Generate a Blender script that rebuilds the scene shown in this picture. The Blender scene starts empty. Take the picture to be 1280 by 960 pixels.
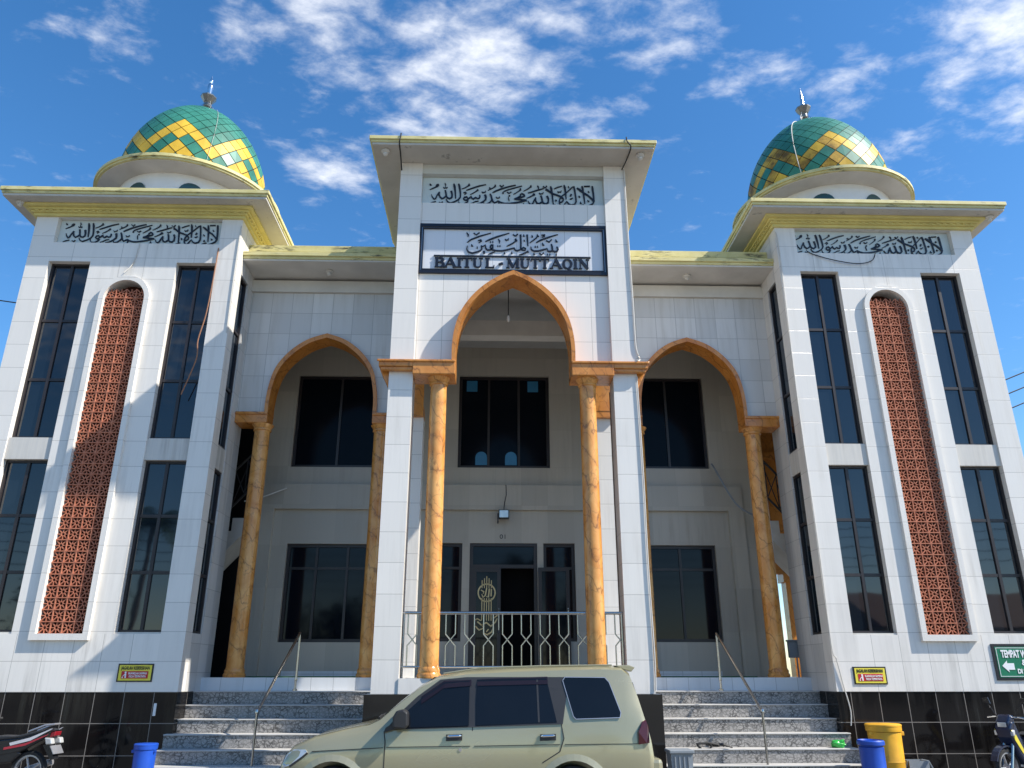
import bpy, bmesh, math, random
from mathutils import Vector, Matrix
random.seed(7)
sc = bpy.context.scene
R = math.radians

# ------------------------------------------------------------------ camera, world, sun, exposure
cam_d = bpy.data.cameras.new("camera")
cam = bpy.data.objects.new("camera", cam_d)
sc.collection.objects.link(cam)
cam_d.sensor_width = 36.0
cam_d.lens = 974.4 / 1280.0 * 36.0
cam_d.clip_start = 0.1
cam_d.clip_end = 3000.0
cam.location = (-0.386, 0.0, 1.70)
cam.rotation_euler = (R(90.0 + 20.38), 0.0, R(-1.588))
sc.camera = cam

SUN_TO = Vector((3.0, -1.05, 3.0)).normalized()
world = bpy.data.worlds.new("World")
sc.world = world
world.use_nodes = True
wn, wl = world.node_tree.nodes, world.node_tree.links
wn.clear()
w_out = wn.new("ShaderNodeOutputWorld")
w_bg = wn.new("ShaderNodeBackground")
w_bg.inputs["Strength"].default_value = 0.09
sky = wn.new("ShaderNodeTexSky")
sky.sky_type = 'NISHITA'
sky.sun_disc = False
sky.sun_elevation = math.asin(SUN_TO.z)
sky.sun_rotation = math.atan2(SUN_TO.x, SUN_TO.y)
sky.altitude = 0.0
sky.air_density = 1.0
sky.dust_density = 0.3
sky.ozone_density = 3.0
tc = wn.new("ShaderNodeTexCoord")
sep = wn.new("ShaderNodeSeparateXYZ")
wl.new(tc.outputs["Generated"], sep.inputs[0])
zc = wn.new("ShaderNodeMath"); zc.operation = 'MAXIMUM'; zc.inputs[1].default_value = 0.04
wl.new(sep.outputs["Z"], zc.inputs[0])
dx = wn.new("ShaderNodeMath"); dx.operation = 'DIVIDE'
dy = wn.new("ShaderNodeMath"); dy.operation = 'DIVIDE'
wl.new(sep.outputs["X"], dx.inputs[0]); wl.new(zc.outputs[0], dx.inputs[1])
wl.new(sep.outputs["Y"], dy.inputs[0]); wl.new(zc.outputs[0], dy.inputs[1])
cmb = wn.new("ShaderNodeCombineXYZ")
wl.new(dx.outputs[0], cmb.inputs[0]); wl.new(dy.outputs[0], cmb.inputs[1])
mp = wn.new("ShaderNodeMapping")
mp.inputs["Rotation"].default_value = (0, 0, R(-28))
mp.inputs["Scale"].default_value = (1.0, 1.28, 1.0)
wl.new(cmb.outputs[0], mp.inputs[0])
n1 = wn.new("ShaderNodeTexNoise")
n1.inputs["Scale"].default_value = 10.5; n1.inputs["Detail"].default_value = 7.0
n1.inputs["Roughness"].default_value = 0.60; n1.inputs["Distortion"].default_value = 0.15
wl.new(mp.outputs[0], n1.inputs["Vector"])
# cloud banks: centre and radius on the plane (x/z, y/z) of the sky
acc = None
for bx_, by_, br_, bw_ in ((-.30, 1.00, .20, .8), (-.05, 1.08, .22, 1.0), (-.34, 1.40, .15, .85), (-.10, 1.28, .20, .95), (.29, 1.00, .11, .8), (.88, .95, .24, 1.1), (.63, 1.09, .10, .65), (1.0, 1.15, .15, .85),
                          (.08, .96, .18, .8), (-.62, 1.02, .17, .38), (.44, 1.09, .11, .55), (.20, 1.25, .13, .6), (.82, 1.32, .12, .6), (.62, 1.22, .10, .4), (1.9, 1.3, .5, .5), (-1.2, -2.2, .8, .6)):
    vd = wn.new("ShaderNodeVectorMath"); vd.operation = 'DISTANCE'; vd.inputs[1].default_value = (bx_, by_, 0)
    wl.new(cmb.outputs[0], vd.inputs[0])
    mr_ = wn.new("ShaderNodeMapRange"); mr_.interpolation_type = 'SMOOTHSTEP'
    mr_.inputs["From Min"].default_value = 0.0; mr_.inputs["From Max"].default_value = br_ * 1.35
    mr_.inputs["To Min"].default_value = bw_; mr_.inputs["To Max"].default_value = 0.0
    wl.new(vd.outputs["Value"], mr_.inputs["Value"])
    if acc is None: acc = mr_.outputs[0]
    else:
        ad_ = wn.new("ShaderNodeMath"); ad_.operation = 'MAXIMUM'
        wl.new(acc, ad_.inputs[0]); wl.new(mr_.outputs[0], ad_.inputs[1]); acc = ad_.outputs[0]
nm = wn.new("ShaderNodeMath"); nm.operation = 'MULTIPLY_ADD'; nm.inputs[1].default_value = 0.37
wl.new(acc, nm.inputs[0]); wl.new(n1.outputs["Fac"], nm.inputs[2])
cr = wn.new("ShaderNodeMapRange"); cr.interpolation_type = 'SMOOTHSTEP'
cr.inputs["From Min"].default_value = 0.57; cr.inputs["From Max"].default_value = 1.13
wl.new(nm.outputs[0], cr.inputs["Value"])
cmul = wn.new("ShaderNodeMath"); cmul.operation = 'MULTIPLY'; cmul.inputs[1].default_value = 0.90
wl.new(cr.outputs[0], cmul.inputs[0])
hs = wn.new("ShaderNodeHueSaturation"); hs.inputs["Saturation"].default_value = 1.27; hs.inputs["Value"].default_value = 1.55
wl.new(sky.outputs[0], hs.inputs["Color"])
mx = wn.new("ShaderNodeMix"); mx.data_type = 'RGBA'
wl.new(cmul.outputs[0], mx.inputs[0]); wl.new(hs.outputs[0], mx.inputs[6])
mx.inputs[7].default_value = (8.6, 8.8, 9.2, 1)
wl.new(mx.outputs[2], w_bg.inputs["Color"]); wl.new(w_bg.outputs[0], w_out.inputs[0])

sun_d = bpy.data.lights.new("sun", 'SUN')
sun_d.energy = 5.0; sun_d.angle = R(0.53); sun_d.color = (1.0, 0.94, 0.84)
sun = bpy.data.objects.new("sun", sun_d)
sc.collection.objects.link(sun)
sun.rotation_euler = SUN_TO.to_track_quat('Z', 'Y').to_euler()
sun.location = (20, -6, 25)
sc.view_settings.view_transform = 'Standard'
sc.view_settings.look = 'None'
sc.view_settings.exposure = 0.62
sc.view_settings.gamma = 1.0
sc.view_settings.use_curve_mapping = False
sc.render.engine = 'CYCLES'
sc.cycles.max_bounces = 8

# ------------------------------------------------------------------ materials
class NT:
    def __init__(s, name):
        s.m = bpy.data.materials.new(name); s.m.use_nodes = True
        s.n = s.m.node_tree.nodes; s.l = s.m.node_tree.links
        s.b = s.n["Principled BSDF"]
    def node(s, t, **kw):
        n = s.n.new(t)
        for k, v in kw.items(): setattr(n, k, v)
        return n
    def put(s, sock, v):
        if isinstance(v, bpy.types.NodeSocket): s.l.new(v, sock)
        elif v is not None: sock.default_value = v
    def math(s, op, a, b=None, c=None, clamp=False):
        n = s.node("ShaderNodeMath", operation=op, use_clamp=clamp)
        for i, v in enumerate((a, b, c)): s.put(n.inputs[i], v)
        return n.outputs[0]
    def mix(s, f, a, b, mode='MIX'):
        n = s.node("ShaderNodeMix", data_type='RGBA', blend_type=mode)
        s.put(n.inputs[0], f)
        for i, v in ((6, a), (7, b)):
            if isinstance(v, tuple) and len(v) == 3: v = v + (1,)
            s.put(n.inputs[i], v)
        return n.outputs[2]
    def noise(s, vec, scale, detail=4.0, rough=0.55, dist=0.0):
        n = s.node("ShaderNodeTexNoise")
        if vec is not None: s.put(n.inputs["Vector"], vec)
        n.inputs["Scale"].default_value = scale; n.inputs["Detail"].default_value = detail
        n.inputs["Roughness"].default_value = rough; n.inputs["Distortion"].default_value = dist
        return n.outputs["Fac"]
    def ramp(s, f, *stops):
        n = s.node("ShaderNodeValToRGB"); s.put(n.inputs[0], f)
        e = n.color_ramp.elements
        while len(e) < len(stops): e.new(0.5)
        for i, (p, c) in enumerate(stops):
            e[i].position = p; e[i].color = (c, c, c, 1) if not isinstance(c, tuple) else c + (1,)
        return n.outputs[0]
    def pos(s):
        return s.node("ShaderNodeNewGeometry").outputs["Position"]
    def mapped(s, vec, scale, rot=(0, 0, 0)):
        n = s.node("ShaderNodeMapping"); s.put(n.inputs[0], vec)
        n.inputs["Scale"].default_value = scale; n.inputs["Rotation"].default_value = rot
        return n.outputs[0]
    def bump(s, h, strength, dist=0.01):
        n = s.node("ShaderNodeBump"); s.put(n.inputs["Height"], h)
        n.inputs["Strength"].default_value = strength; n.inputs["Distance"].default_value = dist
        s.l.new(n.outputs[0], s.b.inputs["Normal"])
    def set(s, **kw):
        for k, v in kw.items():
            k = {'color': 'Base Color', 'rough': 'Roughness', 'metal': 'Metallic', 'spec': 'Specular IOR Level', 'coat': 'Coat Weight'}.get(k, k)
            if isinstance(v, tuple) and len(v) == 3: v = v + (1,)
            s.put(s.b.inputs[k], v)
        return s.m

def plain(name, col, rough=0.5, metal=0.0, spec=0.5, coat=0.0, var=0.12, vs=3.0):
    t = NT(name)
    f = t.noise(t.pos(), vs, 5.0)
    c = t.mix(t.ramp(f, (0.3, 0.0), (0.7, 1.0)), tuple(x * (1 - var) for x in col), tuple(min(1, x * (1 + var * .6)) for x in col))
    return t.set(color=c, rough=rough, metal=metal, spec=spec, coat=coat)

def tiles(name, base, pz, oz, ph=None, oh=0.0, var=0.05, rough=0.28, grout=0.6, lw=0.005, grime=0.32, light_grout=None, bump=True, streak=0.06):
    """glazed wall tiles; joints from world position so every wall shares one course"""
    t = NT(name)
    g = t.node("ShaderNodeNewGeometry")
    s1 = t.node("ShaderNodeSeparateXYZ"); t.l.new(g.outputs["Position"], s1.inputs[0])
    s2 = t.node("ShaderNodeSeparateXYZ"); t.l.new(g.outputs["True Normal"], s2.inputs[0])
    X, Y, Z = s1.outputs
    facey = t.math('GREATER_THAN', t.math('ABSOLUTE', s2.outputs[1]), 0.5)
    H = t.math('ADD', t.math('MULTIPLY', X, facey), t.math('MULTIPLY', Y, t.math('SUBTRACT', 1.0, facey)))
    def course(v, o, p):
        q = t.math('DIVIDE', t.math('SUBTRACT', v, o), p)
        fr = t.math('FRACT', q)
        edge = t.math('MULTIPLY', t.math('MINIMUM', fr, t.math('SUBTRACT', 1.0, fr)), p)
        return t.math('FLOOR', q), t.math('LESS_THAN', edge, lw)
    iz, jz = course(Z, oz, pz)
    joint = jz
    ih = 0.0
    if ph:
        ih, jh = course(H, oh, ph)
        joint = t.math('MAXIMUM', jz, jh)
    cv = t.node("ShaderNodeCombineXYZ"); t.put(cv.inputs[0], ih); t.put(cv.inputs[1], iz); t.put(cv.inputs[2], facey)
    wn_ = t.node("ShaderNodeTexWhiteNoise"); t.l.new(cv.outputs[0], wn_.inputs[0])
    val = t.math('MULTIPLY_ADD', wn_.outputs["Value"], 2 * var, 1 - var)
    vm = t.node("ShaderNodeVectorMath", operation='SCALE'); vm.inputs[0].default_value = base; t.put(vm.inputs[3], val)
    col = vm.outputs[0]
    # rain streaks and dirt
    st = t.noise(t.mapped(g.outputs["Position"], (5.0, 5.0, 0.35)), 1.6, 6.0, 0.62)
    bl = t.noise(g.outputs["Position"], 0.55, 4.0)
    dirt = t.math('MULTIPLY', t.ramp(st, (0.47, 0.0), (0.72, 1.0)), t.ramp(bl, (0.38, 0.0), (0.62, 1.0)))
    col = t.mix(t.math('MULTIPLY', dirt, grime), col, (0.30, 0.275, 0.235))
    fl = t.noise(t.mapped(g.outputs["Position"], (38.0, 38.0, 1.5)), 1.0, 3.0)
    col = t.mix(t.ramp(fl, (0.35, 0.0), (0.75, streak)), col, (0.42, 0.42, 0.42))
    gc = light_grout if light_grout else tuple(x * grout for x in base)
    col = t.mix(joint, col, gc)
    if bump:
        wob = t.noise(g.outputs["Position"], 2.2, 2.0)
        t.bump(t.math('SUBTRACT', t.math('MULTIPLY', wob, 0.25), t.math('MULTIPLY', joint, 0.35)), 0.35, 0.012)
    rr = t.math('MULTIPLY_ADD', dirt, 0.3, rough)
    return t.set(color=col, rough=t.mix(joint, rr, 0.7) if False else rr)

WHITE = (0.745, 0.71, 0.66)
M = {}
M['tile_pier'] = tiles('white_pier_tile', WHITE, 0.5, 1.40, None, var=0.035)
M['tile_base'] = tiles('white_base_tile', WHITE, 0.5, 1.40, 0.508, -6.17 + 0.508 * 40, var=0.04, grime=0.62)
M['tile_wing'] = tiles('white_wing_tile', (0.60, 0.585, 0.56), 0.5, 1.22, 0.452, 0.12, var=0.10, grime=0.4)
M['tile_center'] = tiles('white_bay_tile', WHITE, 0.5, 1.40, 0.46, 0.07, var=0.03, grime=0.15)
M['sill'] = tiles('stained_sill_plaster', (0.58, 0.555, 0.51), 50, -3, None, var=0.0, streak=0.4, grime=0.95, rough=0.6, bump=False)
M['plinth'] = tiles('black_plinth_tile', (0.009, 0.008, 0.008), 0.5, 1.40 - 0.5 * 6, 0.508, -6.17 + 0.508 * 40, var=0.25, rough=0.07, lw=0.006, grime=0.05, light_grout=(0.22, 0.20, 0.18), bump=False, streak=0.0)
M['plinth'].node_tree.nodes['Principled BSDF'].inputs['Specular IOR Level'].default_value = 0.3
M['plinth_plain'] = plain('black_plinth_side', (0.014, 0.013, 0.012), 0.08)
M['riser_white'] = tiles('pale_riser_tile', (0.62, 0.64, 0.66), 0.5, 1.19, 0.42, 0.05, var=0.04, grime=0.3)
M['inner'] = tiles('beige_inner_wall', (0.41, 0.375, 0.315), 0.93, 1.63, 0.61, 0.33, var=0.09, rough=0.4, grout=0.93, grime=0.6, bump=False)  # lighter and darker panels paint in light reflected off the pillars
M['soffit'] = plain('painted_soffit', (0.58, 0.555, 0.51), 0.7, var=0.14, vs=1.6)
M['ceil'] = plain('grey_porch_ceiling', (0.42, 0.42, 0.41), 0.8, var=0.08)

def stained_yellow():
    t = NT('mossy_yellow_paint')
    p = t.pos()
    a = t.noise(t.mapped(p, (1.2, 1.2, 6.0)), 2.0, 8.0, 0.7)
    b = t.noise(p, 0.9, 3.0)
    f = t.math('MULTIPLY', t.ramp(a, (0.53, 0.0), (0.64, 1.0)), t.ramp(b, (0.40, 0.0), (0.58, 1.0)))
    col = t.mix(t.ramp(t.noise(p, 4.0, 4.0), (0.3, 0.0), (0.7, 1.0)), (0.55, 0.485, 0.20), (0.66, 0.595, 0.30))
    return t.set(color=t.mix(f, col, (0.05, 0.045, 0.03)), rough=0.6)
M['yellow'] = stained_yellow()
def stained_soffit():
    t = NT('peeling_soffit_paint')
    p = t.pos()
    a = t.noise(p, 2.6, 9.0, 0.68)
    f = t.ramp(a, (0.61, 0.0), (0.66, 0.75))
    col = t.mix(t.ramp(t.noise(p, 1.3, 4.0), (0.3, 0.0), (0.7, 1.0)), (0.42, 0.395, 0.345), (0.56, 0.53, 0.47))
    return t.set(color=t.mix(f, col, (0.24, 0.23, 0.21)), rough=0.8)
M['soffit_stained'] = stained_soffit()
M['roof_top'] = plain('weathered_roof_concrete', (0.22, 0.20, 0.17), 0.85, var=0.3)
M['cornice'] = plain('yellow_cornice_paint', (0.66, 0.56, 0.20), 0.55, var=0.12)

def marble(name, lo, hi, sc_=1.0):
    t = NT(name)
    p = t.pos()
    d = t.mapped(p, (1.0, 1.0, 0.8), (0.5, 0.35, 0.2))
    cl = t.noise(d, 2.4 * sc_, 7.0, 0.6, 0.8)
    col = t.mix(t.ramp(cl, (0.32, 0.0), (0.66, 1.0)), lo, hi)
    vs_ = []
    for k, (ms, lo_, wd) in enumerate((((1.6, -1.4, 1.5), 1.0, 0.042), ((-1.5, 0.9, 1.3), 0.6, 0.03), ((2.2, 1.4, 1.1), 0.75, 0.026))):
        n_ = t.node("ShaderNodeTexNoise"); t.put(n_.inputs["Vector"], t.mapped(p, (1.0, 1.0, 0.55), (0.4 * k, 0.5, 0.3 + k)))
        n_.inputs["Scale"].default_value = 3.2 * sc_; n_.inputs["Detail"].default_value = 4.0; n_.inputs["Roughness"].default_value = 0.5
        sx = t.node("ShaderNodeSeparateXYZ"); t.put(sx.inputs[0], t.mapped(p, ms))
        q_ = t.math('ADD', t.math('ADD', sx.outputs[0], sx.outputs[1]), t.math('ADD', sx.outputs[2], t.math('MULTIPLY', n_.outputs["Fac"], 1.9)))
        fr = t.math('FRACT', t.math('MULTIPLY', q_, 1.25 + 0.3 * k))
        ed = t.math('MINIMUM', fr, t.math('SUBTRACT', 1.0, fr))
        br_ = t.noise(t.mapped(p, (1.0, 1.0, 1.0), (k, 0, 0)), 2.6, 2.0)
        vs_.append(t.math('MULTIPLY', t.ramp(ed, (0.0, lo_), (wd, lo_ * .35), (wd * 2.6, 0.0)), t.ramp(br_, (0.30, 0.12), (0.52, 1.0))))
    v = t.math('MAXIMUM', t.math('MAXIMUM', vs_[0], vs_[1]), vs_[2])
    return t.set(color=t.mix(t.math('MULTIPLY', v, 0.72), col, (0.13, 0.05, 0.018)), rough=0.22)
M['marble'] = marble('orange_marble', (0.52, 0.19, 0.03), (0.70, 0.36, 0.11))
M['marble_trim'] = marble('orange_marble_trim', (0.47, 0.165, 0.028), (0.62, 0.27, 0.065), 0.8)
M['brown_plastic'] = plain('brown_pipe', (0.10, 0.055, 0.04), 0.45)

def glass_dark():
    t = NT('dark_tinted_glass')
    w = t.noise(t.pos(), 0.9, 2.0)
    t.bump(w, 0.05, 0.05)
    return t.set(color=(0.006, 0.010, 0.016), rough=0.03, spec=0.8)
M['glass'] = glass_dark()
M['glass_in'] = plain('dark_inner_glass', (0.004, 0.006, 0.011), 0.05, spec=0.22)
M['glass_up'] = plain('dark_upper_glass', (0.004, 0.006, 0.010), 0.12, spec=0.08)
M['frame'] = plain('dark_bronze_frame', (0.022, 0.017, 0.018), 0.4)
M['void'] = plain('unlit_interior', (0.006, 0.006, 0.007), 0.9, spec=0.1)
M['lattice'] = plain('terracotta_block', (0.50, 0.195, 0.115), 0.75, var=0.25, vs=5.0)
def terracotta():
    t = NT('terracotta_blocks')
    g = t.pos(); s1 = t.node('ShaderNodeSeparateXYZ'); t.l.new(g, s1.inputs[0])
    cv = t.node('ShaderNodeCombineXYZ')
    t.put(cv.inputs[0], t.math('FLOOR', t.math('DIVIDE', s1.outputs[0], 0.20625))); t.put(cv.inputs[1], t.math('FLOOR', t.math('DIVIDE', t.math('SUBTRACT', s1.outputs[2], 2.36), 0.20625)))
    w = t.node('ShaderNodeTexWhiteNoise'); t.l.new(cv.outputs[0], w.inputs[0])
    c = t.mix(t.ramp(t.noise(g, 6.0, 6.0), (0.3, 0.0), (0.7, 1.0)), (0.40, 0.135, 0.078), (0.56, 0.22, 0.13))
    c = t.mix(t.math('MULTIPLY', w.outputs[0], 0.35), c, (0.30, 0.11, 0.065))
    return t.set(color=c, rough=0.8, spec=0.3)
M['lattice'] = terracotta()
M['lattice_back'] = plain('dark_lattice_cavity', (0.07, 0.025, 0.016), 0.9, spec=0.1)
M['white_paint'] = plain('white_paint', (0.74, 0.74, 0.73), 0.5, var=0.06)
M['cream'] = plain('cream_plaster', (0.58, 0.58, 0.54), 0.6, var=0.08)
M['panel_pale'] = plain('pale_mint_panel', (0.56, 0.62, 0.61), 0.35, var=0.05)
M['letter'] = plain('navy_black_lettering', (0.007, 0.008, 0.016), 0.35)
M['sign_white'] = tiles('white_sign_board', (0.66, 0.67, 0.70), 50, 0, 0.46, 0.07, var=0.0, grime=0.0, bump=False)
M['silver'] = plain('silver_strip', (0.42, 0.42, 0.44), 0.3, metal=0.6)
M['steel'] = plain('stainless_steel', (0.46, 0.45, 0.43), 0.2, metal=1.0, var=0.1)
M['dome_green'] = plain('green_dome_tile', (0.04, 0.20, 0.145), 0.42, spec=0.35, var=0.3, vs=2.0)
M['dome_yellow'] = plain('yellow_dome_tile', (0.66, 0.42, 0.045), 0.45, spec=0.3, var=0.25, vs=2.0)
def weathered_yellow():
    t = NT('weathered_yellow_dome_tile')
    p = t.pos()
    f = t.ramp(t.noise(p, 1.8, 6.0, 0.65), (0.42, 0.0), (0.62, 1.0))
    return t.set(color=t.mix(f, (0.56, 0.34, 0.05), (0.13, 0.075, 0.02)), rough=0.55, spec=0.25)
M['dome_yellow_worn'] = weathered_yellow()
M['dome_seam'] = plain('dark_dome_seam', (0.02, 0.025, 0.02), 0.7)
def granite():
    t = NT('veined_grey_step_tile')
    p = t.pos()
    v = t.node("ShaderNodeTexVoronoi", feature='DISTANCE_TO_EDGE')
    wob = t.node("ShaderNodeTexNoise"); t.put(wob.inputs["Vector"], p); wob.inputs["Scale"].default_value = 9.0; wob.inputs["Detail"].default_value = 5.0
    ad = t.node("ShaderNodeVectorMath", operation='MULTIPLY_ADD'); t.put(ad.inputs[0], wob.outputs["Color"]); ad.inputs[1].default_value = (0.13, 0.13, 0.13); t.put(ad.inputs[2], p)
    t.put(v.inputs["Vector"], t.mapped(ad.outputs[0], (1.0, 1.0, 1.4))); v.inputs["Scale"].default_value = 13.0
    e = t.ramp(v.outputs["Distance"], (0.03, 1.0), (0.15, 0.0))
    n = t.noise(p, 40.0, 3.0)
    br = t.noise(p, 5.0, 3.0)
    e = t.math('MULTIPLY', e, t.ramp(br, (0.35, 0.35), (0.6, 1.0)))
    col = t.mix(t.ramp(n, (0.35, 0.0), (0.65, 1.0)), (0.24, 0.23, 0.215), (0.38, 0.36, 0.34))
    return t.set(color=t.mix(t.math('MULTIPLY', e, 0.85), col, (0.022, 0.02, 0.02)), rough=0.42)
M['granite'] = granite()
M['nosing'] = plain('pale_step_nosing', (0.50, 0.49, 0.47), 0.5)
M['floor'] = plain('porch_floor_tile', (0.42, 0.42, 0.41), 0.25)
M['green_mat'] = plain('green_mat', (0.03, 0.11, 0.05), 0.95)
def paving():
    t = NT('concrete_yard')
    p = t.pos()
    c = t.mix(t.ramp(t.noise(p, 0.5, 8.0, 0.6), (0.3, 0.0), (0.7, 1.0)), (0.13, 0.125, 0.115), (0.20, 0.19, 0.175))
    c = t.mix(t.ramp(t.noise(p, 30.0, 3.0), (0.3, 0.0), (0.8, 0.25)), c, (0.12, 0.115, 0.11))
    return t.set(color=c, rough=0.85)
M['yard'] = paving()
M['black_iron'] = plain('black_iron', (0.012, 0.012, 0.014), 0.5)
M['gold'] = plain('brass_emblem', (0.55, 0.42, 0.22), 0.35, metal=0.35)
M['cable_white'] = plain('pale_cable', (0.55, 0.53, 0.49), 0.6)
M['cable_black'] = plain('black_cable', (0.012, 0.012, 0.012), 0.6)
M['cable_rust'] = plain('rusty_cable', (0.28, 0.13, 0.07), 0.7)
def car_paint():
    t = NT('champagne_metallic_paint')
    p = t.pos()
    fl = t.noise(p, 900.0, 0.0)
    c = t.mix(fl, (0.30, 0.278, 0.170), (0.38, 0.358, 0.232))
    du = t.noise(t.mapped(p, (1.0, 1.0, 1.8)), 1.1, 3.0, 0.5)
    c = t.mix(t.ramp(du, (0.40, 0.0), (0.75, 0.30)), c, (0.33, 0.30, 0.24))
    return t.set(color=c, rough=t.math('MULTIPLY_ADD', du, 0.22, 0.14), metal=0.35, coat=0.6)
M['car'] = car_paint()
M['car_glass'] = plain('tinted_car_glass', (0.005, 0.006, 0.008), 0.04, spec=0.36)
M['rubber'] = plain('black_rubber', (0.016, 0.016, 0.017), 0.75)
M['trim_black'] = plain('satin_black_trim', (0.02, 0.02, 0.022), 0.45)
M['visor'] = plain('smoked_purple_visor', (0.014, 0.008, 0.010), 0.18)
M['dull_steel'] = plain('dull_fluted_steel', (0.24, 0.235, 0.22), 0.35, metal=0.9)
M['chrome'] = plain('chrome', (0.75, 0.75, 0.75), 0.1, metal=1.0, var=0.02)
M['lens'] = plain('headlamp_lens', (0.62, 0.62, 0.60), 0.08, metal=0.35)
M['tail_lens'] = plain('smoked_tail_lens', (0.05, 0.008, 0.010), 0.12)
M['red_lens'] = plain('red_lens', (0.22, 0.012, 0.02), 0.15)
M['blue_plastic'] = plain('blue_drum_plastic', (0.012, 0.075, 0.45), 0.4, var=0.2)
M['yellow_plastic'] = plain('yellow_drum_plastic', (0.70, 0.36, 0.02), 0.45, var=0.22, vs=4.0)
M['green_plastic'] = plain('green_plastic_bag', (0.03, 0.38, 0.06), 0.25, var=0.2)
M['grey_plastic'] = plain('grey_plastic', (0.22, 0.25, 0.28), 0.5)
M['sign_black'] = plain('black_sign_border', (0.012, 0.012, 0.014), 0.4)
M['sign_yellow'] = plain('yellow_sign_face', (0.78, 0.66, 0.06), 0.4, var=0.05)
M['sign_red'] = plain('red_sign_panel', (0.50, 0.015, 0.025), 0.4, var=0.05)
M['sign_green'] = plain('green_sign_face', (0.008, 0.17, 0.085), 0.35, var=0.05)
M['sign_text'] = plain('white_sign_print', (0.82, 0.82, 0.82), 0.4, var=0.02)
M['bike_black'] = plain('black_bike_plastic', (0.012, 0.012, 0.014), 0.25)
M['bike_blue'] = plain('dark_blue_bike_paint', (0.012, 0.02, 0.05), 0.2)
M['bike_red'] = plain('red_bike_stripe', (0.45, 0.03, 0.05), 0.25)
M['bike_white'] = plain('white_bike_stripe', (0.7, 0.66, 0.66), 0.3)
M['bike_yellow'] = plain('yellow_bike_stripe', (0.6, 0.5, 0.04), 0.3)
M['seat'] = plain('matt_black_seat', (0.03, 0.03, 0.032), 0.65)
M['bark'] = plain('grey_bark', (0.13, 0.10, 0.075), 0.9)
M['leaf'] = plain('dark_leaf', (0.04, 0.085, 0.025), 0.6, var=0.4)
M['palm_leaf'] = plain('palm_leaf', (0.05, 0.10, 0.03), 0.5, var=0.35)
M['drum_glass'] = plain('teal_drum_glass', (0.035, 0.085, 0.09), 0.15)
M['stain_glass'] = plain('blue_coloured_glass', (0.03, 0.18, 0.34), 0.2)
M['light_grey'] = plain('pale_grey_plaster', (0.50, 0.49, 0.46), 0.6)
M['beige'] = plain('house_plaster', (0.42, 0.38, 0.30), 0.8)
M['rust_roof'] = plain('rusty_roof_sheet', (0.16, 0.08, 0.05), 0.7)

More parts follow.
